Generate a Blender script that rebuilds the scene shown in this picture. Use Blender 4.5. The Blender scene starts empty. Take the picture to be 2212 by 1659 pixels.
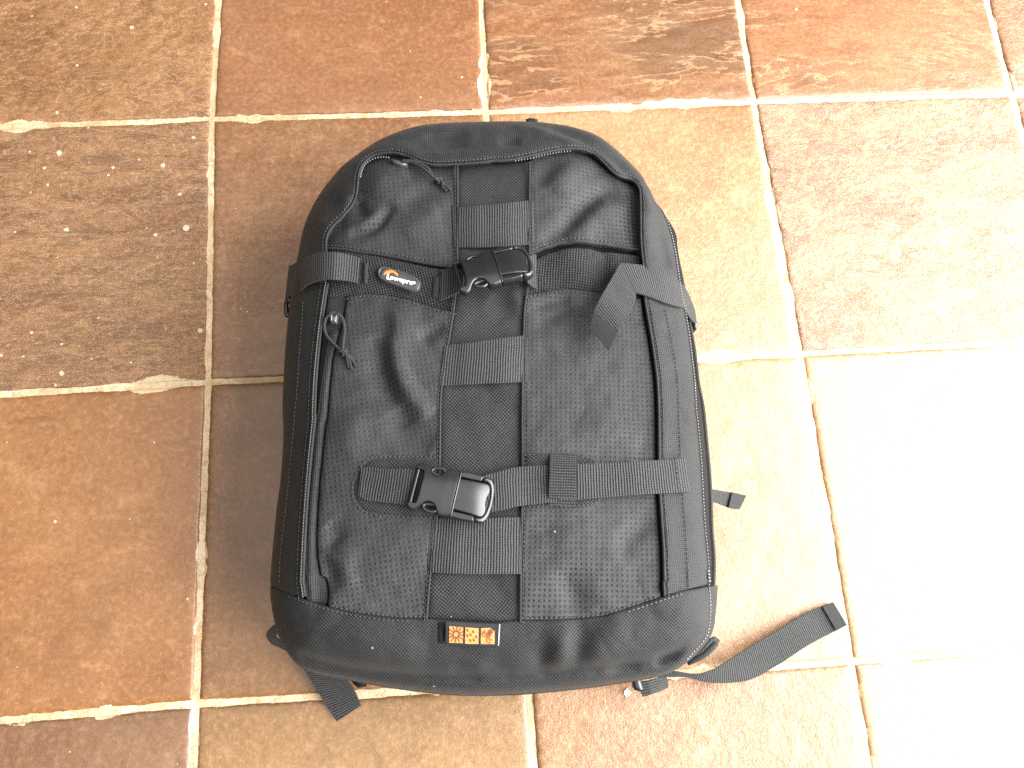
import bpy, math, random
import numpy as np
from mathutils import Matrix, Vector
from mathutils.geometry import delaunay_2d_cdt

random.seed(7); RNG = np.random.default_rng(7)
scene = bpy.context.scene
COL = scene.collection

# ------------------------------------------------------------------ camera
W, H, F = 2212.0, 1659.0, 1720.0            # working picture units
CAM_H, PITCH, ROLL, YAW = 0.7697, -0.2717, 0.0393, 0.0548
Rcw = (Matrix.Rotation(ROLL, 3, 'Y') @ Matrix.Rotation(PITCH, 3, 'X') @ Matrix.Rotation(YAW, 3, 'Z'))
cd = bpy.data.cameras.new('camera')
cd.sensor_fit = 'HORIZONTAL'; cd.sensor_width = 36.0; cd.lens = 36.0 * F / W
cd.clip_start = 0.02; cd.clip_end = 100
cam = bpy.data.objects.new('camera', cd); COL.objects.link(cam)
cam.matrix_world = Matrix.Translation((0, 0, CAM_H)) @ Rcw.transposed().to_4x4()
scene.camera = cam

# ------------------------------------------------------------------ world and lamps
wd = bpy.data.worlds.new('World'); scene.world = wd; wd.use_nodes = True
bg = wd.node_tree.nodes['Background']
bg.inputs[0].default_value = (1.0, 0.95, 0.88, 1); bg.inputs[1].default_value = 0.17

def area(name, loc, target, sx, sy, power, color):
    ld = bpy.data.lights.new(name, 'AREA'); ld.shape = 'RECTANGLE'; ld.size = sx; ld.size_y = sy
    ld.energy = power; ld.color = color
    o = bpy.data.objects.new(name, ld); COL.objects.link(o); o.location = loc
    o.rotation_euler = (Vector(target) - Vector(loc)).to_track_quat('-Z', 'Y').to_euler()
    return o
area('window_light', (1.20, -0.36, 1.22), (0.0, -0.36, 1.12), 2.5, 2.3, 335, (0.985, 0.995, 1.0))
area('ceiling_bounce', (-0.3, 0.2, 2.45), (-0.3, 0.2, 0.0), 3.2, 3.0, 58, (1.0, 0.97, 0.92))  # fill lamp added overhead, standing in for light off the ceiling

vs = scene.view_settings
vs.view_transform = 'Standard'; vs.look = 'None'; vs.exposure = 0.0; vs.gamma = 1.0; vs.use_curve_mapping = False
scene.render.engine = 'CYCLES'
scene.cycles.max_bounces = 6
scene.cycles.use_denoising = False

# ------------------------------------------------------------------ picture measurement helpers
RT = np.array(Rcw.transposed())
def rays(p):
    p = np.atleast_2d(np.asarray(p, float))
    d = np.stack([(p[:, 0] - W / 2) / F, -(p[:, 1] - H / 2) / F, -np.ones(len(p))], 1)
    return d @ RT.T
def UZ(p, z):
    d = rays(p); t = (CAM_H - np.asarray(z, float)) / (-d[:, 2])
    o = d * np.reshape(t, (-1, 1)); o[:, 2] += CAM_H
    return o
K = {0: (0, 0, 1.0), 1: (576.0, 219.4, .23561), 2: (1042.4, 219.4, .23561), 3: (576.0, 521.2, .23561), 4: (1042.4, 521.2, .23561),
     5: (576.0, 877.8, .23561), 6: (1042.4, 877.8, .23561), 7: (548.6, 1234.4, .24801), 8: (1042.4, 1206.9, .37201),
     10: (757.1, 976.5, .15377), 11: (943.6, 515.7, .10416), 12: (603.5, 526.7, .1719), 13: (768.1, 318.2, .11161),
     14: (1426.4, 740.6, .51877), 15: (768.05, 548.6, .0992), 16: (932.6, 1327.6, .079365)}
def C(n, *pts):
    ox, oy, s = K[n]
    return [(ox + x * s, oy + y * s) for x, y in pts]

def resample(pts, step=None, n=None, closed=False, smooth=True):
    """Catmull-Rom through pts, evenly resampled."""
    P0 = np.asarray(pts, float)
    if smooth and len(P0) > 2:
        if closed: Q = np.vstack([P0[-1], P0, P0[0], P0[1]])
        else: Q = np.vstack([2 * P0[0] - P0[1], P0, 2 * P0[-1] - P0[-2]])
        out = []
        t = np.linspace(0, 1, 12, endpoint=False)[:, None]
        for i in range(1, len(Q) - 2):
            a, b, c, d = Q[i - 1], Q[i], Q[i + 1], Q[i + 2]
            out.append(0.5 * (2 * b + (c - a) * t + (2 * a - 5 * b + 4 * c - d) * t ** 2 + (3 * b - a - 3 * c + d) * t ** 3))
        P1 = np.vstack(out + ([P0[:1]] if closed else [P0[-1:]]))
    else:
        P1 = np.vstack([P0, P0[:1]]) if closed else P0
    L = np.concatenate([[0], np.cumsum(np.linalg.norm(np.diff(P1, axis=0), axis=1))])
    if n is None: n = max(2, int(round(L[-1] / step)) + (0 if closed else 1))
    s = np.linspace(0, L[-1], n, endpoint=not closed)
    return np.stack([np.interp(s, L, P1[:, k]) for k in range(P1.shape[1])], 1)

def dist_poly(pts, poly, closed=True):
    """unsigned distance and signed side of pts (N,2) to a polyline"""
    A = np.asarray(poly, float); B = np.roll(A, -1, 0)
    if not closed: A, B = A[:-1], A[1:]
    best = np.full(len(pts), 1e9); side = np.zeros(len(pts))
    for a, b in zip(A, B):
        ab = b - a; l2 = ab @ ab + 1e-18
        v = pts - a
        t = np.clip((v @ ab) / l2, 0, 1)
        e = v - t[:, None] * ab
        d = e[:, 0] ** 2 + e[:, 1] ** 2
        m = d < best
        best[m] = d[m]; side[m] = (ab[0] * v[m, 1] - ab[1] * v[m, 0])
    return np.sqrt(best), np.sign(side)
def inside(pts, poly):
    x, y = pts[:, 0], pts[:, 1]; r = np.zeros(len(pts), bool)
    A = np.asarray(poly, float); B = np.roll(A, -1, 0)
    for (x0, y0), (x1, y1) in zip(A, B):
        if y0 == y1: continue
        c = ((y0 > y) != (y1 > y)) & (x < (x1 - x0) * (y - y0) / (y1 - y0) + x0)
        r ^= c
    return r
_perm = RNG.random((8, 256, 256))
def vnoise(x, y, k=0):
    xi = np.floor(x).astype(int); yi = np.floor(y).astype(int); fx = x - xi; fy = y - yi
    fx = fx * fx * (3 - 2 * fx); fy = fy * fy * (3 - 2 * fy); g = _perm[k % 8]
    a = g[xi & 255, yi & 255]; b = g[(xi + 1) & 255, yi & 255]; c = g[xi & 255, (yi + 1) & 255]; d = g[(xi + 1) & 255, (yi + 1) & 255]
    return (a * (1 - fx) + b * fx) * (1 - fy) + (c * (1 - fx) + d * fx) * fy - 0.5
def fbm(x, y, k=0, oct=4):
    r = 0; a = 1.0
    for i in range(oct):
        r = r + a * vnoise(x * 2 ** i + 17.3 * i, y * 2 ** i + 9.1 * i, k + i); a *= .5
    return r

# ------------------------------------------------------------------ materials
class NT:
    def __init__(s, name):
        s.m = bpy.data.materials.new(name); s.m.use_nodes = True
        s.t = s.m.node_tree; s.b = s.t.nodes['Principled BSDF']
    def n(s, typ, **kw):
        nd = s.t.nodes.new(typ)
        for k, v in kw.items(): setattr(nd, k, v)
        return nd
    def set(s, sock, v):
        if hasattr(v, 'is_output') or isinstance(v, bpy.types.NodeSocket): s.t.links.new(v, sock)
        else: sock.default_value = v
    def math(s, op, a, b=0.0, c=None):
        nd = s.n('ShaderNodeMath', operation=op); s.set(nd.inputs[0], a); s.set(nd.inputs[1], b)
        if c is not None: s.set(nd.inputs[2], c)
        return nd.outputs[0]
    def mix(s, f, a, b, typ='RGBA', blend='MIX'):
        nd = s.n('ShaderNodeMix', data_type=typ, blend_type=blend)
        o = {'RGBA': (6, 7, 2), 'FLOAT': (2, 3, 0)}[typ]
        s.set(nd.inputs[0], f); s.set(nd.inputs[o[0]], a); s.set(nd.inputs[o[1]], b)
        return nd.outputs[o[2]]
    def ramp(s, f, stops):
        nd = s.n('ShaderNodeValToRGB'); cr = nd.color_ramp
        while len(cr.elements) < len(stops): cr.elements.new(0.5)
        for e, (p, c) in zip(cr.elements, stops):
            e.position = p; e.color = c if len(c) == 4 else (*c, 1)
        s.set(nd.inputs[0], f); return nd.outputs[0]
    def noise(s, vec, scale, detail=4, rough=.55, dist=0.0):
        nd = s.n('ShaderNodeTexNoise'); s.set(nd.inputs['Vector'], vec)
        nd.inputs['Scale'].default_value = scale; nd.inputs['Detail'].default_value = detail
        nd.inputs['Roughness'].default_value = rough; nd.inputs['Distortion'].default_value = dist
        return nd.outputs['Fac']
    def bump(s, h, strength, dist, nrm=None):
        nd = s.n('ShaderNodeBump'); nd.inputs['Strength'].default_value = strength; nd.inputs['Distance'].default_value = dist
        s.set(nd.inputs['Height'], h)
        if nrm is not None: s.set(nd.inputs['Normal'], nrm)
        return nd.outputs[0]
def rgb(r, g, b): return (r, g, b, 1)
def lin(r, g, b):
    f = lambda c: ((c / 255 + .055) / 1.055) ** 2.4 if c > 10 else c / 255 / 12.92
    return (f(r), f(g), f(b), 1)

def fabric(name, col, kind, pitch, bump=.6, bdist=.0004, rough=.62, sheen=.2, spec=.13, contrast=.55):
    t = NT(name); sheen *= .2; col = tuple(c * (.79 if max(col[:3]) < .04 else 1) for c in col[:3])
    uv = t.n('ShaderNodeUVMap'); sep = t.n('ShaderNodeSeparateXYZ'); t.set(sep.inputs[0], uv.outputs[0])
    u, v = sep.outputs[0], sep.outputs[1]
    pos = t.n('ShaderNodeNewGeometry').outputs['Position']
    wob = t.noise(pos, 60, 2)
    w = t.math('MULTIPLY', wob, pitch * .8)
    u = t.math('ADD', u, w); v = t.math('ADD', v, w)
    k = 2 * math.pi / pitch
    if kind == 'plain':
        a = t.math('SINE', t.math('MULTIPLY', u, k)); b = t.math('SINE', t.math('MULTIPLY', v, k))
        h = t.math('MULTIPLY_ADD', t.math('MULTIPLY', a, b), .5, .5)
    elif kind == 'rib':
        a = t.math('SINE', t.math('MULTIPLY', u, k)); b = t.math('SINE', t.math('MULTIPLY', v, k * 1.1))
        h = t.math('MULTIPLY_ADD', a, .40, .5); h = t.math('MULTIPLY_ADD', b, .10, h)
    elif kind == 'ripstop':                        # small cells of diagonal yarn, direction flips cell by cell
        kg = 2 * math.pi / .0038
        ga = t.n('ShaderNodeClamp'); t.set(ga.inputs[0], t.math('MULTIPLY', t.math('MULTIPLY_ADD', t.math('SINE', t.math('MULTIPLY', u, kg)), 1.5, .35), 1.0))
        gb = t.n('ShaderNodeClamp'); t.set(gb.inputs[0], t.math('MULTIPLY', t.math('MULTIPLY_ADD', t.math('SINE', t.math('MULTIPLY', v, kg)), 1.5, .35), 1.0))
        sq = t.math('MULTIPLY', ga.outputs[0], gb.outputs[0])
        vis = t.ramp(t.noise(pos, 16, 2), [(.36, (.80, .80, .80)), (.60, (1, 1, 1))])
        sq = t.math('MULTIPLY', sq, vis)
        d1 = t.math('SINE', t.math('MULTIPLY', t.math('ADD', u, v), k)); d2 = t.math('SINE', t.math('MULTIPLY', t.math('SUBTRACT', u, v), k))
        h = t.mix(sq, t.math('MULTIPLY_ADD', d1, .22, .66), t.math('MULTIPLY_ADD', d2, .26, .12), 'FLOAT')  # cells set darker, the yarn's sheen difference drawn as tone
    elif kind == 'twill':
        a = t.math('SINE', t.math('MULTIPLY', t.math('ADD', u, v), k)); b = t.math('SINE', t.math('MULTIPLY', t.math('SUBTRACT', u, v), k))
        h = t.math('MULTIPLY_ADD', t.math('MULTIPLY', a, b), .45, .5)
    fine = t.noise(pos, 900, 2)
    h2 = t.math('MULTIPLY_ADD', fine, .7, h)
    lo = tuple(c * (1 - contrast) for c in col[:3]); hi = tuple(c * (1 + contrast) for c in col[:3])
    base = t.mix(t.math('MULTIPLY_ADD', t.math('SUBTRACT', t.noise(pos, 620, 3, .7), .5), 1.1, h), (*lo, 1), (*hi, 1))  # weave shading put into the colour: raised threads lighter, gaps darker
    blot = t.noise(pos, 22, 4)
    base = t.mix(t.math('MULTIPLY', t.math('SUBTRACT', blot, .42), .9), base, (*[c * 1.5 + .003 for c in col[:3]], 1))
    lint = t.n('ShaderNodeTexVoronoi'); t.set(lint.inputs['Vector'], pos); lint.inputs['Scale'].default_value = 60
    lm = t.math('MULTIPLY', t.math('LESS_THAN', lint.outputs['Distance'], .045), t.math('GREATER_THAN', t.noise(pos, 37, 1), .62))
    base = t.mix(lm, base, rgb(.30, .29, .27))
    t.set(t.b.inputs['Base Color'], base)
    t.set(t.b.inputs['Roughness'], t.math('MULTIPLY_ADD', h, -.12, rough + .06))
    t.b.inputs['Specular IOR Level'].default_value = spec
    t.b.inputs['Sheen Weight'].default_value = sheen; t.b.inputs['Sheen Roughness'].default_value = .5
    t.set(t.b.inputs['Normal'], t.bump(h2, bump, bdist))
    return t.m
def plastic(name, col, rough=.32, spec=.5, grain=.10):
    t = NT(name); pos = t.n('ShaderNodeNewGeometry').outputs['Position']
    n1 = t.noise(pos, 700, 3); n2 = t.noise(pos, 45, 4)
    t.set(t.b.inputs['Base Color'], t.mix(n2, (*[c * .8 for c in col[:3]], 1), (*[c * 1.3 for c in col[:3]], 1)))
    t.set(t.b.inputs['Roughness'], t.math('MULTIPLY_ADD', n2, .25, rough - .10)); t.b.inputs['Specular IOR Level'].default_value = spec
    t.set(t.b.inputs['Normal'], t.bump(n1, grain, .0003))
    return t.m

M = {}
M['cordura'] = fabric('ballistic_nylon', rgb(.0225, .023, .023), 'plain', .0026, .6, .0004, contrast=.85, spec=.11)
M['coarse'] = fabric('coarse_ballistic_nylon', rgb(.024, .025, .025), 'plain', .0028, .8, .0006, contrast=.8)
M['mesh'] = fabric('open_mesh_nylon', rgb(.024, .024, .024), 'twill', .0044, 1.0, .0010, contrast=.95)
M['rip'] = fabric('ripstop_nylon', rgb(.0262, .0268, .0278), 'ripstop', .00125, .8, .00050, rough=.52, spec=.24, contrast=.85)
M['side'] = fabric('side_nylon', rgb(.0215, .022, .022), 'twill', .0032, .7, .0005, rough=.58, contrast=.75)
M['web'] = fabric('webbing', rgb(.033, .033, .032), 'rib', .0021, .9, .0006, rough=.55, contrast=.75)
M['lining'] = fabric('black_lining', rgb(.006, .006, .006), 'plain', .002, .3, .0002, rough=.8, sheen=.05, spec=.15)
M['tape'] = fabric('zipper_tape', rgb(.007, .007, .007), 'rib', .0012, .4, .0002, rough=.75, sheen=.05, spec=.2)
M['binding'] = fabric('binding_tape', rgb(.028, .028, .027), 'rib', .0014, .6, .0003, rough=.7)
M['thread'] = plastic('sewing_thread', rgb(.020, .020, .019), .6)
M['thread_light'] = plastic('pale_sewing_thread', rgb(.06, .06, .057), .55)
M['cord'] = fabric('braided_cord', rgb(.035, .035, .034), 'plain', .0016, 1.0, .0006)
M['plastic'] = plastic('buckle_acetal', rgb(.012, .012, .012), .25, .6)
M['teeth'] = plastic('zipper_teeth', rgb(.10, .10, .10), .3, .8)
M['metal'] = plastic('slider_metal', rgb(.05, .05, .05), .25, .9)
M['rubber'] = plastic('badge_rubber', rgb(.040, .040, .040), .34, .5)
M['rubber_face'] = plastic('badge_face', rgb(.030, .031, .030), .30, .6)
M['orange'] = plastic('orange_print', rgb(.80, .16, .03), .5)
M['white'] = plastic('white_print', rgb(.75, .75, .73), .5)
M['tag_dark'] = fabric('tag_satin', rgb(.030, .030, .034), 'twill', .0012, .4, .0002)
M['tag_orange'] = fabric('tag_orange_thread', rgb(.52, .21, .065), 'twill', .0009, .5, .0002, contrast=.12)
M['tag_brown'] = plastic('tag_brown_thread', rgb(.10, .022, .008), .7)
M['tag_white'] = plastic('tag_cut_edge', rgb(.5, .5, .5), .6)

# ------------------------------------------------------------------ object helpers
def add(name, verts, faces, mat, parent=None, uv=None, smooth=True, kind=None, label=None):
    me = bpy.data.meshes.new(name)
    v = np.asarray(verts, float)
    me.from_pydata(v.tolist(), [], faces)
    if uv is not None:
        uvl = me.uv_layers.new(name='UVMap'); li = np.zeros(len(me.loops), int); me.loops.foreach_get('vertex_index', li)
        uvl.data.foreach_set('uv', np.asarray(uv, float)[li][:, :2].ravel())
    if smooth: me.polygons.foreach_set('use_smooth', [True] * len(me.polygons))
    me.materials.append(mat); me.update()
    o = bpy.data.objects.new(name, me); COL.objects.link(o)
    if parent is not None:
        o.parent = parent; o.matrix_parent_inverse = PINV.get(parent.name, Matrix())
    if kind: o['kind'] = kind
    if label: o['label'] = label
    return o
PINV = {}

def mesh2d(poly, spacing, zfun, thick=None, rings=(), zbot=None):
    """triangulated sheet over polygon poly (world/local XY); zfun(xy, d)->z with d the distance to the rim.
    thick: the rim is extruded down by that much; zbot: closed underneath at that z"""
    b = resample(poly, step=spacing, closed=True, smooth=False)
    area2 = np.sum(b[:, 0] * np.roll(b[:, 1], -1) - np.roll(b[:, 0], -1) * b[:, 1])
    if area2 < 0: b = b[::-1]
    tan = np.roll(b, -1, 0) - np.roll(b, 1, 0); tan /= np.linalg.norm(tan, axis=1)[:, None] + 1e-12
    nin = np.stack([-tan[:, 1], tan[:, 0]], 1)
    lo, hi = b.min(0), b.max(0)
    gx, gy = np.meshgrid(np.arange(lo[0], hi[0], spacing), np.arange(lo[1], hi[1], spacing * .87))
    gx = gx + (np.arange(gx.shape[0]) % 2)[:, None] * spacing * .5
    g = np.stack([gx.ravel(), gy.ravel()], 1); g = g[inside(g, b)]
    rmax = max(rings) if rings else 0
    cand = []
    for r in rings:
        q = b + nin * r; dq, _ = dist_poly(q, b); cand.append(q[(dq > r * .93) & inside(q, b)])
    if len(g):
        dg, _ = dist_poly(g, b); g = g[dg > rmax + spacing * .55]
    pts = np.vstack([b] + cand + [g]); nb = len(b)
    ov, oe, of, ovo, _, _ = delaunay_2d_cdt([Vector(p) for p in pts], [(i, (i + 1) % nb) for i in range(nb)], [], 1, 1e-7)
    P2 = np.array([(p[0], p[1]) for p in ov])
    d, _ = dist_poly(P2, b)
    z = zfun(P2, d)
    V = np.column_stack([P2, z]); Fc = [list(f) for f in of]
    out = []
    for f in Fc:
        a, c, e = P2[f[0]], P2[f[1]], P2[f[2]]
        if (c[0] - a[0]) * (e[1] - a[1]) - (c[1] - a[1]) * (e[0] - a[0]) < 0: f = f[::-1]
        out.append(f)
    idx = {}
    for k, src in enumerate(ovo):
        for s_ in src:
            if s_ < nb: idx[s_] = k
    loop = [idx[i] for i in range(nb) if i in idx]
    n0 = len(V)
    if thick is not None or zbot is not None:
        low = V[loop].copy(); low[:, 2] = (low[:, 2] - thick) if zbot is None else zbot
        V = np.vstack([V, low]); m = len(loop)
        for i in range(m):
            j = (i + 1) % m
            if loop[i] != loop[j]: out.append([loop[i], n0 + i, n0 + j, loop[j]])
        if zbot is not None: out.append([n0 + i for i in range(m)][::-1])
    return V, out

def tube(name, pts, r, mat, parent=None, seg=8, closed=False, step=None, smooth=True, label=None):
    p = np.asarray(pts, float)
    p = resample(p, step=step or r * 1.5, closed=closed, smooth=smooth)
    n = len(p); tg = np.gradient(p, axis=0) if not closed else np.roll(p, -1, 0) - np.roll(p, 1, 0)
    tg /= np.linalg.norm(tg, axis=1)[:, None] + 1e-12
    up = np.array([0.13, 0.21, 1.0]); V = []; UV = []; L = 0
    for i in range(n):
        a = np.cross(tg[i], up); a /= np.linalg.norm(a) + 1e-12; c = np.cross(a, tg[i])
        if i: L += np.linalg.norm(p[i] - p[i - 1])
        rr = r[i] if hasattr(r, '__len__') else r
        for k in range(seg):
            th = 2 * math.pi * k / seg
            V.append(p[i] + rr * (math.cos(th) * a + math.sin(th) * c)); UV.append((L, rr * th))
    Fc = []
    for i in range(n - (0 if closed else 1)):
        j = (i + 1) % n
        for k in range(seg):
            Fc.append([i * seg + k, i * seg + (k + 1) % seg, j * seg + (k + 1) % seg, j * seg + k])
    if not closed: Fc.append(list(range(seg))[::-1]); Fc.append([(n - 1) * seg + k for k in range(seg)])
    return add(name, V, Fc, mat, parent, UV, label=label)

# ------------------------------------------------------------------ floor: grout bed and slate tiles
def model_px(i, j):
    X, Y = i * .30 - .2599, -j * .30 + .5290
    p = np.array(Rcw) @ np.array([0, 0, 0]) * 0
    c, s = math.cos(YAW), math.sin(YAW)
    return X, Y
def tile_corner(i, j):
    meas = {(0, 0): (457, 255), (1, 0): (1050, 240), (2, 0): (1629.7, 218.3), (3, 0): (2188, 201.7), (0, 1): (448.4, 824.7),
            (2, 1): (1729.6, 763), (0, 2): (421.7, 1521), (2, 2): (1841.5, 1429.4), (1, 2): (1143.5, 1480)}
    if (i, j) in meas: return UZ([meas[(i, j)]], 0)[0, :2]
    # rest of the lattice: continue the measured one
    g = lambda a, b: UZ([meas[(a, b)]], 0)[0, :2]
    X, Y = i * .30 - .2599, -j * .30 + .5290
    return np.array([X, Y])
def slate(name, c1, c2, c3, ang, stretch, scl, rough, fine, specks=1.0, spec=.5, lay=0):
    def calm(c):
        L = .3 * c[0] + .6 * c[1] + .1 * c[2]
        B = lin(146, 102, 60); L = .3 * c[0] + .6 * c[1] + .1 * c[2]; c = tuple(c[k] * .86 + .14 * L for k in range(3))
        return tuple(.76 * (c[k] * .62 + .38 * B[k]) * (1.0, 1.0, .94)[k] for k in range(3)) + (1,)
    c1, c2, c3 = calm(c1), calm(c2), calm(c3)
    t = NT(name)
    tc = t.n('ShaderNodeNewGeometry').outputs['Position']
    mp = t.n('ShaderNodeMapping'); t.set(mp.inputs[0], tc); sd = random.uniform(0, 50)
    mp.inputs['Location'].default_value = (sd, sd * .7, 0); mp.inputs['Rotation'].default_value = (0, 0, ang); mp.inputs['Scale'].default_value = (1, stretch, 1)
    vec = mp.outputs[0]
    n1 = t.noise(vec, 6 * scl, 5, .6, .6); n2 = t.noise(vec, 15 * scl, 10, .74, .5); n3 = t.noise(tc, 190, 4, .7); n4 = t.noise(tc, 700, 3, .6)
    nl_ = t.noise(vec, 3.2 * scl, 3, .5, .8)
    col = t.mix(t.ramp(n1, [(.34, (0, 0, 0)), (.62, (1, 1, 1))]), c1, c2)
    col = t.mix(t.math('MULTIPLY', t.ramp(nl_, [(.50, (0, 0, 0)), (.68, (1, 1, 1))]), .6), col, tuple(x * y for x, y in zip(c1[:3], (.80, .66, .55))) + (1,))
    col = t.mix(t.math('MULTIPLY', t.ramp(nl_, [(.34, (1, 1, 1)), (.48, (0, 0, 0))]), .45), col, tuple(min(1, x * y + .01) for x, y in zip(c2[:3], (1.18, 1.22, 1.2))) + (1,))
    col = t.mix(t.math('MULTIPLY', t.ramp(n2, [(.48, (0, 0, 0)), (.66, (1, 1, 1))]), .75), col, c3)
    dk = tuple(x * .52 for x in c1[:3]) + (1,)
    col = t.mix(t.math('MULTIPLY', t.ramp(n2, [(.30, (1, 1, 1)), (.44, (0, 0, 0))]), .6), col, dk)
    lt = tuple(min(1, x * 1.5 + .03) for x in c2[:3]) + (1,)
    col = t.mix(t.math('MULTIPLY', t.ramp(n3, [(.50, (0, 0, 0)), (.70, (1, 1, 1))]), .55), col, lt)
    col = t.mix(t.math('MULTIPLY', t.ramp(n3, [(.30, (1, 1, 1)), (.46, (0, 0, 0))]), .40), col, dk)
    hg = t.n('ShaderNodeAttribute', attribute_name='relief').outputs['Fac']     # high spots are paler
    col = t.mix(t.ramp(hg, [(.62, (0, 0, 0)), (1.0, (.30, .30, .30))]), col, lt)
    if not lay:
        m2 = t.n('ShaderNodeMapping'); t.set(m2.inputs[0], tc); m2.inputs['Location'].default_value = (sd * .3, sd, 0)
        m2.inputs['Rotation'].default_value = (0, 0, ang); m2.inputs['Scale'].default_value = (1, stretch ** .6, 1)
        s1 = t.noise(m2.outputs[0], 26, 11, .80, .25); s2 = t.noise(m2.outputs[0], 85, 8, .8, .1)
    else:
        s1 = t.noise(vec, 34 * scl, 11, .80, .9); s2 = t.noise(vec, 85 * scl, 8, .78, .3)
    pw = tuple(min(1, x * 1.32 + y) for x, y in zip(c2[:3], (.12, .095, .06))) + (1,)
    col = t.mix(t.math('MULTIPLY', t.ramp(s1, [(.53, (0, 0, 0)), (.70, (1, 1, 1))]), .55), col, pw)
    col = t.mix(t.math('MULTIPLY', t.ramp(t.noise(vec if lay else m2.outputs[0], 11 * scl, 10, .78, .4), [(.33, (1, 1, 1)), (.47, (0, 0, 0))]), .45), col, tuple(x * .58 for x in c1[:3]) + (1,))
    if lay:                                       # cleft plates with pale broken edges
        pl_ = t.noise(vec, (4.2 if lay == 2 else 9) * scl, 10, .62, .5); kk = .62 if lay == 2 else .50
        zone = t.ramp(t.noise(tc, 5.0, 2), [(.42, (0, 0, 0)), (.54, (1, 1, 1))]) if lay == 2 else 1.0
        for th in (.50, .58):
            pm = t.math('MULTIPLY', t.math('GREATER_THAN', pl_, th), zone)
            col = t.mix(t.math('MULTIPLY', pm, kk * .6), col, tuple(x * .60 for x in c3[:3]) + (1,))
            eg = t.math('LESS_THAN', t.math('ABSOLUTE', t.math('SUBTRACT', pl_, th - .006)), .0075)
            col = t.mix(t.math('MULTIPLY', t.math('MULTIPLY', eg, zone), kk), col, pw)
        k1 = .75 if lay == 1 else .45
        col = t.mix(t.math('MULTIPLY', t.ramp(s1, [(.34, (1, 1, 1)), (.47, (0, 0, 0))]), k1), col, tuple(x * .42 for x in c1[:3]) + (1,))  # crevice shade painted in: low parts of the bump darkened
        if lay == 1: pass
        pale = tuple(min(1, x * 1.25 + .10) for x in c2[:3]) + (1,)
        col = t.mix(t.math('MULTIPLY', t.ramp(s2, [(.56, (0, 0, 0)), (.70, (1, 1, 1))]), k1 * .75), col, pale)
    # specks of old paint and mortar
    vo = t.n('ShaderNodeTexVoronoi'); t.set(vo.inputs['Vector'], t.math('ADD', 0, 0)); 
    t.set(vo.inputs['Vector'], tc); vo.inputs['Scale'].default_value = 95
    wn = t.n('ShaderNodeTexWhiteNoise', noise_dimensions='3D'); t.set(wn.inputs['Vector'], vo.outputs['Position'])
    r = t.math('MULTIPLY', t.math('POWER', wn.outputs['Value'], 9.0), .23 * specks)
    sp = t.math('LESS_THAN', t.math('MULTIPLY_ADD', n4, .12, vo.outputs['Distance']), t.math('ADD', r, .02))
    sp = t.math('MULTIPLY', sp, t.math('GREATER_THAN', wn.outputs['Value'], .74))
    cream = rgb(.62, .50, .36)
    col = t.mix(t.math('MULTIPLY', sp, .85), col, cream)
    # mortar smeared over the rim of the tile
    ed = t.n('ShaderNodeAttribute', attribute_name='rim').outputs['Fac']       # distance to rim in metres
    nb_ = t.noise(tc, 75, 5, .7); nw = t.noise(tc, 14, 2)
    reach = t.math('MULTIPLY', t.ramp(nw, [(.54, (0, 0, 0)), (.74, (1, 1, 1))]), .0095)
    reach = t.math('MULTIPLY_ADD', t.math('SUBTRACT', nb_, .5), .009, t.math('ADD', reach, -.0012))
    sm = t.math('LESS_THAN', ed, reach)
    col = t.mix(t.math('MULTIPLY', sm, .85), col, rgb(.60, .46, .29))
    t.set(t.b.inputs['Base Color'], col)
    t.set(t.b.inputs['Roughness'], t.math('MULTIPLY_ADD', n3, .22, rough - .17))
    t.b.inputs['Specular IOR Level'].default_value = spec + .1
    h = t.math('MULTIPLY_ADD', n4, .45, t.math('MULTIPLY', n3, 1.0)); h = t.math('MULTIPLY_ADD', sm, .6, h)
    if lay: h = t.math('MULTIPLY_ADD', t.math('MULTIPLY', t.math('GREATER_THAN', pl_, .50), zone), -.8, h)
    if lay: h = t.math('MULTIPLY_ADD', s1, 2.6 if lay == 1 else 1.2, t.math('MULTIPLY_ADD', s2, 1.2, h))
    t.set(t.b.inputs['Normal'], t.bump(h, fine, .0012))
    return t.m

def grout_mat():
    t = NT('grout'); tc = t.n('ShaderNodeNewGeometry').outputs['Position']
    n1 = t.noise(tc, 18, 4); n2 = t.noise(tc, 160, 4, .7); n3 = t.noise(tc, 600, 2)
    col = t.mix(t.ramp(n1, [(.35, (0, 0, 0)), (.65, (1, 1, 1))]), rgb(.44, .31, .17), rgb(.64, .51, .35))
    col = t.mix(t.math('MULTIPLY', t.ramp(n2, [(.32, (1, 1, 1)), (.52, (0, 0, 0))]), .75), col, rgb(.30, .18, .085))
    col = t.mix(t.math('MULTIPLY', t.ramp(t.noise(tc, 45, 5, .7), [(.50, (0, 0, 0)), (.68, (1, 1, 1))]), .7), col, rgb(.46, .29, .13))
    t.set(t.b.inputs['Base Color'], col); t.b.inputs['Roughness'].default_value = .8
    t.set(t.b.inputs['Normal'], t.bump(t.math('ADD', n2, t.math('MULTIPLY', n3, .4)), .6, .002))
    return t.m
# floor bed (grout), with a little relief
gx, gy = np.meshgrid(np.arange(-.95, 1.3, .006), np.arange(-.6, 1.0, .006))
gz = -.0022 + .0014 * fbm(gx * 45, gy * 45, 3, 4) + .0006 * fbm(gx * 9, gy * 9, 1, 2)
nyg, nxg = gx.shape
idx = np.arange(nxg * nyg).reshape(nyg, nxg)
fl = np.stack([idx[:-1, :-1], idx[:-1, 1:], idx[1:, 1:], idx[1:, :-1]], -1).reshape(-1, 4)
floor = add('floor', np.stack([gx.ravel(), gy.ravel(), gz.ravel()], 1), fl.tolist(), grout_mat())
floor['kind'] = 'structure'

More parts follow.
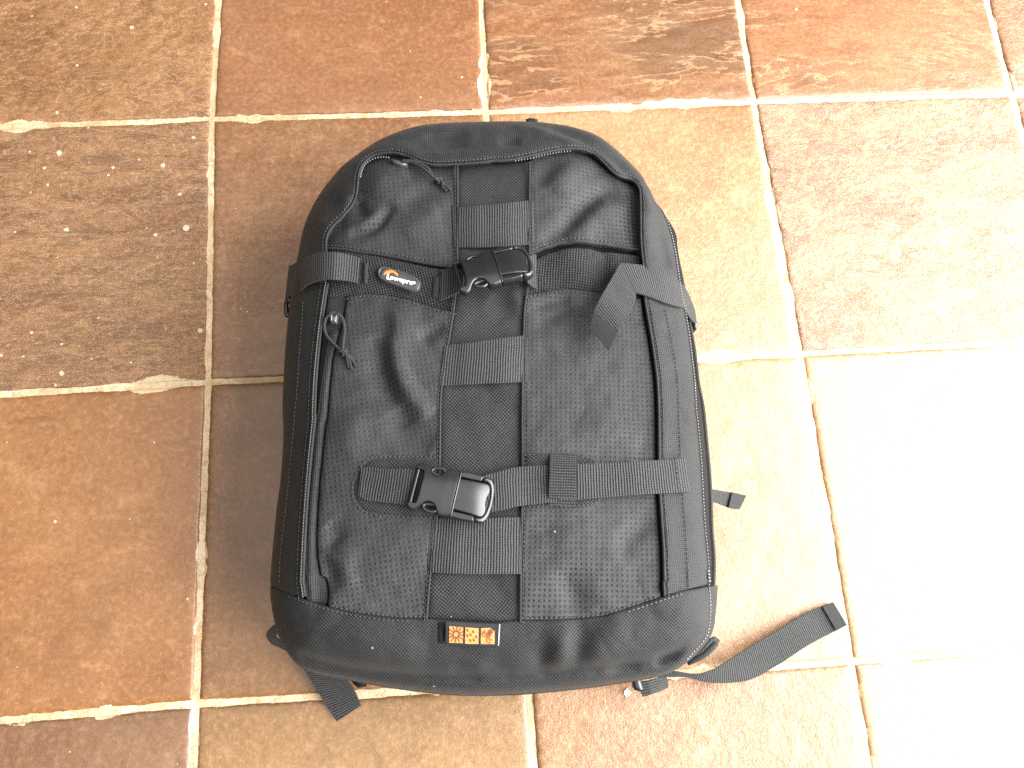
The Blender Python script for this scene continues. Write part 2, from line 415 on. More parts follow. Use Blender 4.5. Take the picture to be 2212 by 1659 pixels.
TILES = {  # (col,row): c1, c2, c3, angle, stretch, scale, relief(m), layered, roughness, fine, specks
    (-1, -1): (lin(140, 92, 54), lin(162, 110, 62), lin(168, 118, 66), .9, 2.2, 1.6, .0042, 1, .48, .55, 1.3),
    (0, -1): (lin(138, 86, 58), lin(150, 94, 62), lin(128, 84, 64), .2, 1.6, .9, .0010, 0, .42, .30, .9),
    (1, -1): (lin(146, 86, 50), lin(134, 92, 62), lin(112, 80, 60), .05, 3.2, .9, .0040, 2, .42, .32, .5),
    (2, -1): (lin(150, 90, 56), lin(160, 100, 64), lin(138, 92, 66), -.6, 3.0, .9, .0018, 2, .42, .30, .9),
    (3, -1): (lin(140, 92, 62), lin(150, 104, 72), lin(122, 86, 64), .4, 1.8, 1.2, .0025, 1, .42, .4, 1),
    (-2, -1): (lin(140, 92, 62), lin(150, 104, 72), lin(122, 86, 64), .4, 1.8, 1.2, .0025, 1, .42, .4, 1),
    (-2, 0): (lin(140, 92, 62), lin(150, 104, 72), lin(122, 86, 64), .4, 1.8, 1.2, .0025, 1, .42, .4, 1),
    (-2, 1): (lin(140, 92, 52), lin(150, 104, 62), lin(122, 86, 54), .4, 1.8, 1.2, .0015, 1, .42, .4, 1),
    (-2, 2): (lin(120, 82, 58), lin(130, 90, 62), lin(112, 78, 58), .4, 1.8, 1.2, .0015, 1, .42, .4, 1),
    (-1, 0): (lin(142, 96, 58), lin(164, 116, 72), lin(124, 84, 54), .10, 3.6, 1.8, .0046, 1, .46, .6, 1.6),
    (0, 0): (lin(138, 92, 62), lin(154, 108, 74), lin(122, 82, 60), 1.50, 3.0, 1.2, .0012, 0, .42, .35, .6),
    (1, 0): (lin(172, 122, 86), lin(186, 138, 100), lin(174, 124, 78), .5, 1.2, .8, .0010, 0, .40, .60, .3),
    (2, 0): (lin(170, 124, 94), lin(184, 140, 106), lin(158, 112, 90), .3, 1.6, 1.5, .0042, 1, .40, .75, .8),
    (3, 0): (lin(150, 104, 78), lin(166, 118, 88), lin(136, 92, 78), .3, 1.6, 1.5, .0030, 1, .40, .6, .8),
    (-1, 1): (lin(150, 92, 42), lin(160, 102, 50), lin(140, 88, 46), 1.0, 2.0, .8, .0010, 0, .42, .30, .8),
    (0, 1): (lin(122, 82, 46), lin(134, 88, 48), lin(116, 82, 52), .9, 1.4, .8, .0010, 0, .42, .30, .4),
    (1, 1): (lin(170, 124, 84), lin(180, 136, 96), lin(166, 122, 80), 1.5, 1.8, 1., .0010, 0, .40, .45, .3),
    (2, 1): (lin(176, 134, 98), lin(186, 146, 108), lin(170, 126, 92), .8, 1.3, 1., .0010, 0, .40, .35, .4),
    (3, 1): (lin(176, 134, 98), lin(186, 146, 108), lin(170, 126, 92), .8, 1.3, 1., .0010, 0, .40, .35, .4),
    (-1, 2): (lin(104, 66, 48), lin(114, 82, 62), lin(110, 68, 46), 1.45, 2.4, 1.3, .0010, 0, .42, .3, 1.4),
    (0, 2): (lin(140, 106, 66), lin(150, 112, 68), lin(128, 96, 62), .5, 1.3, .9, .0010, 0, .42, .4, .4),
    (1, 2): (lin(150, 106, 70), lin(164, 122, 84), lin(160, 110, 66), .5, 1.3, 1., .0012, 0, .40, .75, .3),
    (2, 2): (lin(176, 134, 98), lin(186, 146, 108), lin(170, 126, 92), .8, 1.3, 1., .0010, 0, .40, .35, .4),
    (3, 2): (lin(176, 134, 98), lin(186, 146, 108), lin(170, 126, 92), .8, 1.3, 1., .0010, 0, .40, .35, .4),
}
NT_ = 110
for n_, ((ci, rj), (c1, c2, c3, ang, stv, scl, rel, lay, rough, fine, spk)) in enumerate(TILES.items()):
    q = [tile_corner(ci, rj), tile_corner(ci + 1, rj), tile_corner(ci + 1, rj + 1), tile_corner(ci, rj + 1)]   # TL TR BR BL
    u, v = np.meshgrid(np.linspace(0, 1, NT_), np.linspace(0, 1, NT_))
    # denser rim rows so that the edge stays crisp
    wu = lambda s: np.where(s < .03, s * .35, np.where(s > .97, 1 - (1 - s) * .35, .0105 + (s - .03) * (.979 / .94)))
    u, v = wu(u), wu(v)
    q = np.array(q); cen = q.mean(0)
    gap = .0030
    q = np.array([p + (np.array([1, -1]) if k == 0 else np.array([-1, -1]) if k == 1 else np.array([-1, 1]) if k == 2 else np.array([1, 1])) * gap for k, p in enumerate(q)])
    XY = ((1 - u) * (1 - v))[..., None] * q[0] + (u * (1 - v))[..., None] * q[1] + (u * v)[..., None] * q[2] + ((1 - u) * v)[..., None] * q[3]
    x, y = XY[..., 0], XY[..., 1]
    size = .29
    rim = np.minimum(np.minimum(u, 1 - u), np.minimum(v, 1 - v)) * size
    # uneven hand-cut rim
    wig = .0004 * fbm(x * 70 + 3 * n_, y * 70, n_, 3) + .0005 * fbm(x * 260, y * 260 + n_, n_ + 2, 2)
    fall = np.exp(-(rim / .006) ** 2)
    cu = (cen[0] - x); cv = (cen[1] - y); cl = np.hypot(cu, cv) + 1e-9
    x = x + cu / cl * wig * fall * 1.6; y = y + cv / cl * wig * fall * 1.6
    c, s = math.cos(ang), math.sin(ang)
    a, b = (c * x + s * y), (-s * x + c * y) * stv
    rel = rel * (.34 if lay == 1 else .6)
    f1 = fbm(a * 7 * scl + 5.1 * n_, b * 7 * scl, n_, 5)
    f2 = fbm(a * 26 * scl + 1.7 * n_, b * 26 * scl, n_ + 3, 4)
    if lay:
        nl = 13 if lay == 1 else 7
        tq = (f1 * .75 + f2 * (.50 if lay == 1 else .18)) * nl
        fr = tq - np.floor(tq); terr = (np.floor(tq) + np.clip((fr - .35) * 6, 0, 1)) / nl
        z = rel * (terr * .9 + .45 * f2 + .25 * f1)
    else:
        z = rel * (f1 * .8 + f2 * .8)
    z = z + .0006 * fbm(x * 120, y * 120, n_ + 1, 3) * fine
    z = np.maximum(z - z.mean(), -.0008) - .0018 * np.exp(-(rim / .0016) ** 1.0) - .0004 * np.exp(-rim / .008)
    relief = np.clip((z - z.min()) / (np.ptp(z) + 1e-9), 0, 1) if lay else np.full_like(z, .4)
    V = np.stack([x.ravel(), y.ravel(), z.ravel()], 1)
    ix = np.arange(NT_ * NT_).reshape(NT_, NT_)
    Fq = np.stack([ix[:-1, :-1], ix[1:, :-1], ix[1:, 1:], ix[:-1, 1:]], -1).reshape(-1, 4).tolist()
    loop = list(ix[0, :-1]) + list(ix[:-1, -1]) + list(ix[-1, :0:-1]) + list(ix[:0:-1, 0])
    low = V[loop].copy(); low[:, 2] = -.009; n0 = len(V); V = np.vstack([V, low]); m = len(loop)
    Fq += [[int(loop[i]), int(loop[(i + 1) % m]), n0 + (i + 1) % m, n0 + i] for i in range(m)]
    o = add('tile', V, Fq, slate('slate_%d' % n_, c1, c2, c3, ang, stv, scl, rough, fine, spk, lay=lay), floor)
    for nm, arr in (('rim', rim), ('relief', relief)):
        at = o.data.attributes.new(nm, 'FLOAT', 'POINT'); full = np.zeros(len(V)); full[:n0] = arr.ravel(); at.data.foreach_set('value', full)

# ------------------------------------------------------------------ backpack: measured outline and front surface
RIM = .105
SIL = (C(0, (1000, 262), (960, 264), (918, 268), (880, 276), (840, 290), (800, 310), (762, 336), (728, 364), (700, 400), (680, 434), (665, 470), (654, 510), (647, 560), (641, 600), (634, 640), (626, 690), (619, 760), (614, 850), (613, 900), (616, 945), (614, 1000), (610, 1050), (603, 1100), (597, 1160), (592, 1215), (589, 1265), (592, 1310), (601, 1355), (613, 1388), (630, 1416), (654, 1441), (690, 1455), (747, 1465), (797, 1475), (871, 1487), (945, 1496), (1020, 1500), (1094, 1499), (1135, 1497), (1210, 1490), (1266, 1484), (1321, 1476), (1366, 1469), (1414, 1461), (1452, 1448), (1482, 1428), (1507, 1404), (1526, 1380), (1536, 1352), (1540, 1318), (1543.5, 1262), (1544.5, 1207), (1539.5, 1137), (1536, 1043), (1528, 948), (1521, 880), (1511, 828), (1504, 769), (1498, 730), (1488, 674), (1476, 606), (1464, 537), (1459, 502), (1452, 474), (1440, 450), (1424, 427), (1405, 398), (1386, 372), (1360, 344), (1334, 320), (1301, 296), (1266, 281), (1231, 271), (1184, 264), (1146, 261), (1060, 260.5)))
def limb(p):
    p = np.atleast_2d(np.asarray(p, float)); k = np.clip((620 - p[:, 1]) / 280, 0, 1); k = k * k * (3 - 2 * k)
    return UZ(p, RIM + .021 * k)
sil = resample(limb(SIL)[:, :2], step=.0035, closed=True)
GX0, GY0, GS = sil[:, 0].min() - .03, sil[:, 1].min() - .03, .0015
gx, gy = np.meshgrid(np.arange(GX0, sil[:, 0].max() + .03, GS), np.arange(GY0, sil[:, 1].max() + .03, GS))
G = np.stack([gx.ravel(), gy.ravel()], 1)
dd, _ = dist_poly(G, sil); ins = inside(G, sil)
dS = np.where(ins, dd, -dd).reshape(gx.shape)
RR = .043
tt = np.clip(dS / RR, 0, 1)
ZF = RIM + .052 * np.sqrt(np.clip(1 - (1 - tt) ** 2.1, 0, 1)) + .020 * (1 - np.exp(-np.clip(dS - .012, 0, None) / .05))
ZF = np.where(dS < 0, RIM + 4.0 * dS, ZF)
def refpx(p): return UZ(p, .165)[:, :2]
def fold(pts, amp, wl, wr, taper=True):
    """crease or ridge along pts; wl/wr = widths (m) to the left / right of the walking direction"""
    global ZF
    amp *= .84; wl *= .78; wr *= .78
    q = refpx(resample(pts, step=4)); A = np.asarray(q)
    m = (G[:, 0] > A[:, 0].min() - .05) & (G[:, 0] < A[:, 0].max() + .05) & (G[:, 1] > A[:, 1].min() - .05) & (G[:, 1] < A[:, 1].max() + .05)
    d, sgn = dist_poly(G[m], A, closed=False)
    w = np.where(sgn > 0, wl, wr)
    if taper:
        L = np.zeros(len(A)); L[1:] = np.cumsum(np.linalg.norm(np.diff(A, axis=0), axis=1)); L /= L[-1]
        near = np.array([np.argmin((A[:, 0] - g[0]) ** 2 + (A[:, 1] - g[1]) ** 2) for g in G[m]])
        k = np.sin(np.clip(L[near], .0, 1) * math.pi) ** .6
    else: k = 1
    add_ = np.zeros(len(G)); add_[m] = amp * k * np.exp(-(d / w) ** 2)
    ZF = ZF + add_.reshape(ZF.shape) * np.clip(dS / .012, 0, 1)
# upper left pocket
fold(C(1, (760, 1240), (900, 1225), (1020, 1180), (1120, 1060), (1180, 1000)), -.0065, .007, .005)
fold(C(1, (690, 1130), (830, 1120), (980, 1090), (1080, 980)), .0035, .007, .008)
fold(C(1, (930, 880), (1100, 700), (1300, 640)), .006, .020, .022)
fold(C(1, (820, 900), (870, 1010), (920, 1110)), -.006, .006, .010)
fold(C(1, (1250, 1000), (1420, 900), (1650, 800)), -.0035, .012, .012)
fold(C(1, (1250, 1250), (1420, 1150), (1600, 1100)), .003, .014, .014)
# upper right pocket
fold(C(2, (640, 880), (780, 680), (860, 500)), .006, .014, .022)
fold(C(2, (540, 1330), (760, 1190), (920, 1010), (1080, 860), (1250, 790)), -.0075, .012, .008)
fold(C(2, (760, 1290), (960, 1110), (1150, 1010), (1330, 1000)), .004, .010, .016)
fold(C(2, (480, 820), (580, 700), (680, 590)), -.0035, .010, .008)
fold(C(2, (1100, 900), (1250, 850), (1380, 800)), -.003, .010, .010)
# lower left pocket
fold(C(3, (1180, 560), (1215, 800), (1180, 1000), (1215, 1250), (1330, 1450), (1500, 1640)), .0075, .016, .0085)
fold(C(3, (1000, 880), (1040, 1050), (1080, 1280), (1190, 1500), (1330, 1700)), -.0075, .010, .012)
fold(C(3, (1400, 940), (1520, 880), (1640, 860)), -.004, .008, .008)
fold(C(5, (1150, 60), (1330, 300), (1520, 420)), -.0045, .018, .014)
fold(C(5, (800, 20), (790, 260), (700, 480)), .004, .016, .020)
fold(C(5, (640, 1250), (730, 1420), (760, 1640)), .004, .010, .016)
fold(C(5, (560, 1090), (640, 1190), (560, 1330)), -.004, .010, .007)
fold(C(5, (500, 1380), (590, 1530), (620, 1700)), -.005, .008, .006)
# centre and lower right
fold(C(4, (240, 470), (330, 620), (300, 700)), .003, .008, .008)
fold(C(4, (60, 560), (160, 640), (200, 780)), -.003, .010, .010)
fold(C(4, (470, 640), (620, 600), (800, 570)), -.0035, .007, .009)
fold(C(4, (480, 780), (640, 720), (860, 640)), -.0025, .006, .008)
fold(C(4, (980, 100), (1100, 130), (1090, 400)), -.004, .008, .009)
fold(C(4, (700, 110), (840, 230), (820, 420)), .004, .014, .016)
fold(C(6, (1550, 1020), (1380, 1180), (1180, 1360)), -.003, .010, .010)
fold(C(8, (480, 60), (510, 160), (600, 310)), -.004, .014, .010)
fold(C(6, (900, 100), (1250, 300), (1450, 360)), .0025, .02, .02)
# bottom panel
BOT = C(0, (640, 1428), (700, 1447), (790, 1460), (900, 1468), (1010, 1472), (1100, 1470), (1190, 1463), (1270, 1452), (1340, 1446), (1420, 1436), (1484, 1412))
fold(BOT, -.0075, .0065, .0045, False)
fold(C(8, (600, 345), (570, 450), (560, 560), (600, 640)), -.006, .012, .010)
fold(C(8, (470, 400), (460, 520), (430, 650)), .005, .012, .012)
fold(C(8, (330, 500), (350, 600), (330, 690)), -.006, .010, .009)
fold(C(8, (720, 380), (700, 520), (650, 650)), .004, .016, .012)
fold(C(8, (0, 660), (90, 640), (190, 690)), -.004, .006, .006)
fold(C(7, (1700, 860), (1850, 900), (2000, 950)), -.004, .006, .006)
fold(C(7, (800, 400), (1000, 640), (1500, 700)), .004, .025, .03)
fold(C(8, (1040, 620), (1120, 590), (1190, 570)), -.007, .007, .006)
fold(C(8, (760, 700), (860, 640), (960, 640)), -.004, .006, .007)
# hood over the pocket zip
fold(C(1, (1000, 330), (1300, 290), (1500, 210), (1750, 190)), .0025, .010, .012)
fold(C(1, (1450, 370), (1650, 340), (1850, 300)), -.0035, .008, .008)
fold(C(1, (1560, 500), (1680, 450), (1850, 430)), -.003, .007, .007)
fold(C(2, (300, 190), (450, 240), (700, 330), (900, 390)), .0035, .008, .010)
fold(C(2, (600, 230), (850, 310), (1100, 430), (1300, 600), (1450, 690)), -.0085, .010, .012)
fold(C(2, (150, 430), (250, 410), (350, 400)), -.003, .008, .008)
fold(C(1, (640, 870), (600, 980), (500, 1080)), -.004, .010, .012)
fold(C(1, (750, 620), (640, 740), (560, 900)), .002, .016, .012)
fold(C(2, (1560, 1060), (1640, 1250), (1720, 1500)), -.0065, .008, .007)
fold(C(2, (1480, 800), (1530, 1000), (1620, 1180), (1690, 1400)), .003, .007, .006)
wx = gx + .012 * fbm(gx * 18, gy * 18, 4, 2); wy = gy + .012 * fbm(gx * 18 + 7, gy * 18, 6, 2)
crs = np.abs(vnoise(wx * 22 + wy * 14, wy * 16 - wx * 6, 3)) ** .6 + .5 * np.abs(vnoise(wx * 40, wy * 55 + wx * 20, 1)) ** .6
ZF = ZF + np.clip(dS / .03, 0, 1) * .0034 * (crs - .8) * np.clip(.5 + 2.2 * fbm(gx * 9, gy * 9, 7, 2), .15, 1)
ZF = ZF + (np.clip(dS / .03, 0, 1) * (.0016 * fbm(gx * 30, gy * 30, 2, 3) + .0008 * fbm(gx * 90 + 4, gy * 90, 5, 2)))
nyf, nxf = ZF.shape
def Z(xy):
    fx = np.clip((xy[:, 0] - GX0) / GS, 0, nxf - 1.001); fy = np.clip((xy[:, 1] - GY0) / GS, 0, nyf - 1.001)
    i = fx.astype(int); j = fy.astype(int); a = fx - i; b = fy - j
    return ZF[j, i] * (1 - a) * (1 - b) + ZF[j, i + 1] * a * (1 - b) + ZF[j + 1, i] * (1 - a) * b + ZF[j + 1, i + 1] * a * b
def P(p, dz=0.0):
    """picture point -> point on the front surface (raised by dz)"""
    p = np.atleast_2d(np.asarray(p, float)); dz = np.broadcast_to(np.asarray(dz, float), (len(p),))
    d = rays(p); zs = np.arange(.24, .07, -.001); res = np.zeros((len(p), 3)); done = np.zeros(len(p), bool); pg = None; pt = None
    for z in zs:
        t = (CAM_H - z) / (-d[:, 2]); xy = d[:, :2] * t[:, None]
        g = z - (Z(xy) + dz)
        hit = (~done) & (g <= 0)
        if hit.any() and pg is not None:
            f = pg[hit] / (pg[hit] - g[hit] + 1e-12); tz = (z + .001) - f * .001
            t2 = (CAM_H - tz) / (-d[hit, 2]); res[hit, :2] = d[hit, :2] * t2[:, None]; res[hit, 2] = tz; done |= hit
        pg = g
    if (~done).any(): res[~done] = UZ(p[~done], RIM)
    return res

bag = bpy.data.objects.new('backpack', None); COL.objects.link(bag)
bc = sil.mean(0); bag.location = (bc[0], bc[1], 0); bag.empty_display_size = .1
bag['label'] = 'black nylon camera backpack lying face up on the brown slate floor'; bag['category'] = 'backpack'
PINV['backpack'] = Matrix.Translation((-bc[0], -bc[1], 0))

def patch(name, px, dz=0.0, mat='rip', parent=bag, spacing=.0021, thick=.004, rot=0.0, lift=None, edge=.0012, world=None, label=None, smooth=False, rings=(.0012,)):
    poly = world if world is not None else P(px, dz if np.isscalar(dz) else 0)[:, :2]
    poly = resample(poly, step=spacing, closed=True, smooth=smooth)
    def zf(xy, d):
        z = Z(xy) + (dz if np.isscalar(dz) else dz(xy))
        if lift is not None: z = z + lift(xy)
        return z - edge * np.exp(-d / .0012)
    V, Fc = mesh2d(poly, spacing, zf, thick, rings)
    c, s = math.cos(rot), math.sin(rot); UV = np.stack([c * V[:, 0] + s * V[:, 1], -s * V[:, 0] + c * V[:, 1]], 1)
    return add(name, V, Fc, M[mat], parent, UV, label=label)

def strip(name, A, B, mat='web', dz=None, z=None, parent=bag, thick=.0016, n=40, m=7, rot=False, label=None, crown=0.0, smooth=True):
    """webbing between the picture polylines A and B; dz above the bag surface or absolute heights z, given along the length"""
    a = resample(A, n=n, smooth=smooth); b = resample(B, n=n, smooth=smooth); s = np.linspace(0, 1, n)
    V = np.zeros((n, m, 3))
    hs = np.interp(s, np.linspace(0, 1, len(dz if dz is not None else z)), dz if dz is not None else z)
    for k in range(m):
        w = k / (m - 1); p = a * (1 - w) + b * w
        cr = crown * (1 - (2 * w - 1) ** 2)
        V[:, k] = P(p, hs + cr) if dz is not None else UZ(p, hs + cr)
    if dz is not None:                      # webbing is stiffer than the cloth under it
        for _ in range(3):
            V[1:-1, :, 2] = .5 * V[1:-1, :, 2] + .25 * (V[:-2, :, 2] + V[2:, :, 2])
            mn = V[:, :, 2].mean(1, keepdims=True); V[:, :, 2] = .6 * V[:, :, 2] + .4 * mn
    tu = np.gradient(V, axis=0); tv = np.gradient(V, axis=1); nr = np.cross(tu, tv); nr /= np.linalg.norm(nr, axis=2)[..., None] + 1e-12
    if nr[..., 2].mean() < 0: nr = -nr
    Lw = np.concatenate([[0], np.cumsum(np.linalg.norm(np.diff(V[:, m // 2], axis=0), axis=1))])
    Wd = np.linspace(0, np.linalg.norm(V[n // 2, 0] - V[n // 2, -1]), m)
    U = np.zeros((n, m, 2)); U[..., 0] = Lw[:, None]; U[..., 1] = Wd[None, :]
    if rot: U = U[..., ::-1]
    T = V.reshape(-1, 3); Bm = (V - nr * thick).reshape(-1, 3); N = n * m
    ix = np.arange(N).reshape(n, m); Fc = []
    flip = np.cross(V[1, 0] - V[0, 0], V[0, 1] - V[0, 0])[2] < 0
    for i in range(n - 1):
        for k in range(m - 1):
            f = [ix[i, k], ix[i + 1, k], ix[i + 1, k + 1], ix[i, k + 1]]; g = [x + N for x in f]
            Fc.append([int(x) for x in (f[::-1] if flip else f)]); Fc.append([int(x) for x in (g if flip else g[::-1])])
    rim = list(ix[0, :-1]) + list(ix[:-1, -1]) + list(ix[-1, :0:-1]) + list(ix[:0:-1, 0])
    # separate rim vertices keep the edge crisp
    Vr = np.vstack([T[rim], Bm[rim]]); r0 = 2 * N; mm = len(rim)
    for i in range(mm):
        j = (i + 1) % mm; f = [r0 + i, r0 + j, r0 + mm + j, r0 + mm + i]; Fc.append(f if flip else f[::-1])
    Uf = U.reshape(-1, 2); UV = np.vstack([Uf, Uf, Uf[rim], Uf[rim]])
    return add(name, np.vstack([T, Bm, Vr]), Fc, M[mat], parent, UV, label=label)

def bits(name, pts3, tang, size, mat, parent, kind='stuff'):
    """many little blocks (stitches, zip teeth) in one mesh"""
    V = []; Fc = []
    for p, t in zip(pts3, tang):
        t = t / (np.linalg.norm(t) + 1e-12); s_ = np.cross(t, (0, 0, 1)); s_ /= np.linalg.norm(s_) + 1e-12; u = np.cross(s_, t)
        l, w, h = size; k = len(V)
        for a, b, c in ((-1, -1, 0), (1, -1, 0), (1, 1, 0), (-1, 1, 0), (-.6, -.5, 1), (.6, -.5, 1), (.6, .5, 1), (-.6, .5, 1)):
            V.append(p + t * a * l / 2 + s_ * b * w / 2 + u * c * h)
        Fc += [[k, k + 1, k + 5, k + 4], [k + 1, k + 2, k + 6, k + 5], [k + 2, k + 3, k + 7, k + 6], [k + 3, k, k + 4, k + 7], [k + 4, k + 5, k + 6, k + 7]]
    return add(name, V, Fc, M[mat], parent, np.zeros((len(V), 2)), kind=kind)
def stitches(px, dz=.0004, parent=bag, mat='thread', pitch=.0034, ln=.0024, w=.0007, name='stitching', h=.0006):
    q = P(resample(px, step=3), dz); q = resample(q, step=pitch, smooth=False)
    tg = np.gradient(q, axis=0)
    return bits(name, q, tg, (ln, w, h), mat, parent)
def offset(px, d):
    q = resample(px, step=6); t = np.gradient(q, axis=0); t /= np.linalg.norm(t, axis=1)[:, None]
    return q + np.stack([-t[:, 1], t[:, 0]], 1) * d
def dline(px):
    A = P(resample(px, step=5))[:, :2]
    return lambda xy: dist_poly(xy, A, closed=False)[0]

# ------------------------------------------------------------------ main compartment
def ring(off):
    t = np.roll(sil, -1, 0) - np.roll(sil, 1, 0); t /= np.linalg.norm(t, axis=1)[:, None]
    a2 = np.sum(sil[:, 0] * np.roll(sil[:, 1], -1) - np.roll(sil[:, 0], -1) * sil[:, 1])
    nn = np.stack([-t[:, 1], t[:, 0]], 1) * (1 if a2 > 0 else -1)
    return sil + nn * off
prof = [(.016, .112), (.006, .110), (.0010, .1075), (-.0014, .1030), (-.0008, .092), (.002, .07), (.005, .045), (.012, .02), (.022, .006), (.034, .0005)]
V = []; UV = []; ns = len(sil); cum = np.concatenate([[0], np.cumsum(np.linalg.norm(np.diff(sil, axis=0), axis=1))])
for o_, z_ in prof:
    r = ring(o_); V.append(np.column_stack([r, np.full(ns, z_)])); UV.append(np.column_stack([cum, np.full(ns, z_ - o_)]))
Fc = []
for k in range(len(prof) - 1):
    for i in range(ns):
        j = (i + 1) % ns; Fc.append([k * ns + i, k * ns + j, (k + 1) * ns + j, (k + 1) * ns + i][::-1])
Fc.append([(len(prof) - 1) * ns + i for i in range(ns)])
a2 = np.sum(sil[:, 0] * np.roll(sil[:, 1], -1) - np.roll(sil[:, 0], -1) * sil[:, 1])
if a2 < 0: Fc = [f[::-1] for f in Fc]
add('main_compartment', np.vstack(V), Fc, M['side'], bag, np.vstack(UV))

# edges measured in the picture
HOOD = C(1, (545, 1400), (550, 1250), (600, 1150), (700, 1050), (790, 940), (828, 820), (842, 680), (872, 590), (950, 512), (1050, 478), (1180, 470), (1300, 505), (1420, 555), (1560, 580), (1800, 570), (2000, 555)) + \
    C(2, (100, 541), (250, 535), (450, 495), (650, 450), (850, 432), (1000, 470), (1100, 550), (1180, 630), (1250, 680), (1370, 720), (1435, 790), (1448, 900), (1450, 1100), (1455, 1300), (1475, 1500))
LPIPE = C(3, (540, 380), (520, 500), (490, 700), (455, 1000), (430, 1300), (418, 1600)) + C(5, (422, 100), (400, 300), (378, 520), (355, 800), (338, 1050), (322, 1350), (312, 1600)) + C(7, (412, 120), (425, 220))
RGAP = C(4, (1475, 400), (1500, 600), (1535, 800), (1575, 1050), (1605, 1300), (1618, 1600)) + C(6, (1618, 100), (1620, 400), (1622, 700), (1640, 1000), (1660, 1300), (1668, 1600)) + C(8, (1052, 130), (1056, 215))
BTOP_L = C(7, (150, 125), (300, 195), (440, 245), (560, 285), (660, 312), (800, 345), (960, 375), (1150, 398), (1330, 408), (1500, 412), (1700, 425), (1900, 435))
BTOP_R = C(8, (60, 372), (230, 358), (400, 357), (560, 350), (700, 335), (850, 288), (1000, 237), (1150, 188), (1312, 148))
CL = C(0, (988, 352), (988, 450), (987.5, 530), (987, 575), (983, 640), (973, 710), (958, 800), (951.5, 860), (950.5, 911), (949.5, 990), (946, 1080), (938, 1170), (928, 1250), (921, 1338))
CR = C(0, (1144, 350), (1143.5, 450), (1143.5, 540), (1141, 610), (1134, 660), (1131, 720), (1129, 800), (1128, 911), (1128.5, 990), (1128, 1080), (1126, 1180), (1124.5, 1260), (1124, 1345)
       )
TEETH_R = C(2, (1500, 740), (1555, 850), (1590, 910), (1650, 1000), (1700, 1110), (1740, 1250), (1770, 1400), (1800, 1600)) + C(4, (1828, 500), (1862, 660), (1890, 830), (1918, 1050), (1945, 1300), (1958, 1550)) + C(6, (1962, 60), (1985, 280), (2004, 500), (2020, 800), (2037, 1080), (2060, 1320), (2082, 1600)) + C(8, (1308, 60), (1316, 170), (1323, 290), (1312, 410), (1280, 480), (1220, 545), (1190, 580))
EDGE_L = C(0, (654, 512), (648, 560), (645, 600), (642, 640), (637, 700), (629, 790), (625, 870), (624, 930), (619, 1000), (612, 1050), (605.5, 1095))

def cut(px, y0=None, y1=None):
    return [p for p in px if (y0 is None or p[1] >= y0) and (y1 is None or p[1] <= y1)]

# black lining under all the front panels
inner = ring(.010)
patch('front_lining', None, -.0075, 'lining', world=inner, spacing=.006, thick=.002)

# gusset: the outer frame of the lid
hood_d = dline(HOOD); lp_d = dline(LPIPE); rg_d = dline(RGAP)
sil_top = [p for p in SIL[:12]]
sil_tr = [p for p in SIL[::-1] if p[1] < 345 and p[0] > 1050][::-1]   # from right to top centre
outer = []
outer += [SIL[i] for i in range(0, 12)]                            # top centre to left shoulder
outer += EDGE_L
outer += [(598, 1150), (593.5, 1210), (590.5, 1262)]
bl = BTOP_L[:3]
left_inner = LPIPE[::-1]
ring_px = outer + bl[1:2] + [LPIPE[-1]] + left_inner[1:] + HOOD + RGAP + [BTOP_R[-2], BTOP_R[-1]]
tr = [p for p in TEETH_R if p[1] < BTOP_R[-1][1] - 4][::-1]
ring_px += tr + [p for p in SIL if p[1] < 375 and p[0] > 1050]
# world polygon: silhouette points lie on the rim plane, the rest on the surface
wp = []
for p in ring_px:
    on_rim = any(abs(p[0] - s[0]) + abs(p[1] - s[1]) < .01 for s in SIL) or (p[0] < 660 and p[1] > 500 and p in outer)
    wp.append(limb([p])[0, :2] if on_rim else P([p], .003)[0, :2])
wp = np.array(wp)
gusset = patch('lid_gusset', None, .001, 'side', world=wp, spacing=.0026, thick=.006,
               lift=lambda xy: .0055 * np.exp(-(hood_d(xy) / .014) ** 2) + .002 * np.exp(-(lp_d(xy) / .008) ** 2) + .003 * np.exp(-(rg_d(xy) / .010) ** 2))
# bound edge of the hood and side seams
tube('piping', P(resample(HOOD, step=4), .0062), .0009, M['binding'], gusset)
tube('piping', P(resample(LPIPE, step=4), .0040), .0010, M['binding'], gusset)
tube('piping', P(resample(offset(LPIPE, -5), step=4), .0034), .0011, M['binding'], gusset)
tube('piping', P(resample(RGAP, step=4), .0038), .0011, M['binding'], gusset)
stitches(offset(HOOD, -7), .0068, gusset, 'thread', .003, .002)
stitches(offset(LPIPE, 9), .0032, gusset, 'thread')
stitches(C(3, (330, 560), (325, 680), (300, 1000), (275, 1400)) + C(5, (262, 0), (245, 200), (215, 500), (190, 800), (160, 1050), (130, 1300), (112, 1600)), .0018, gusset, 'thread')
stitches(offset(RGAP, -9), .0040, gusset, 'thread')
stitches(C(4, (1680, 640), (1720, 830), (1770, 1100), (1800, 1400)) + C(6, (1800, 0), (1815, 400), (1840, 850), (1865, 1150), (1890, 1650)) + C(8, (1195, 60), (1200, 150)), .0018, gusset, 'thread', w=.0006)
stitches(LPIPE, .0052, gusset, 'thread_light', .0022, .0016, .0006)

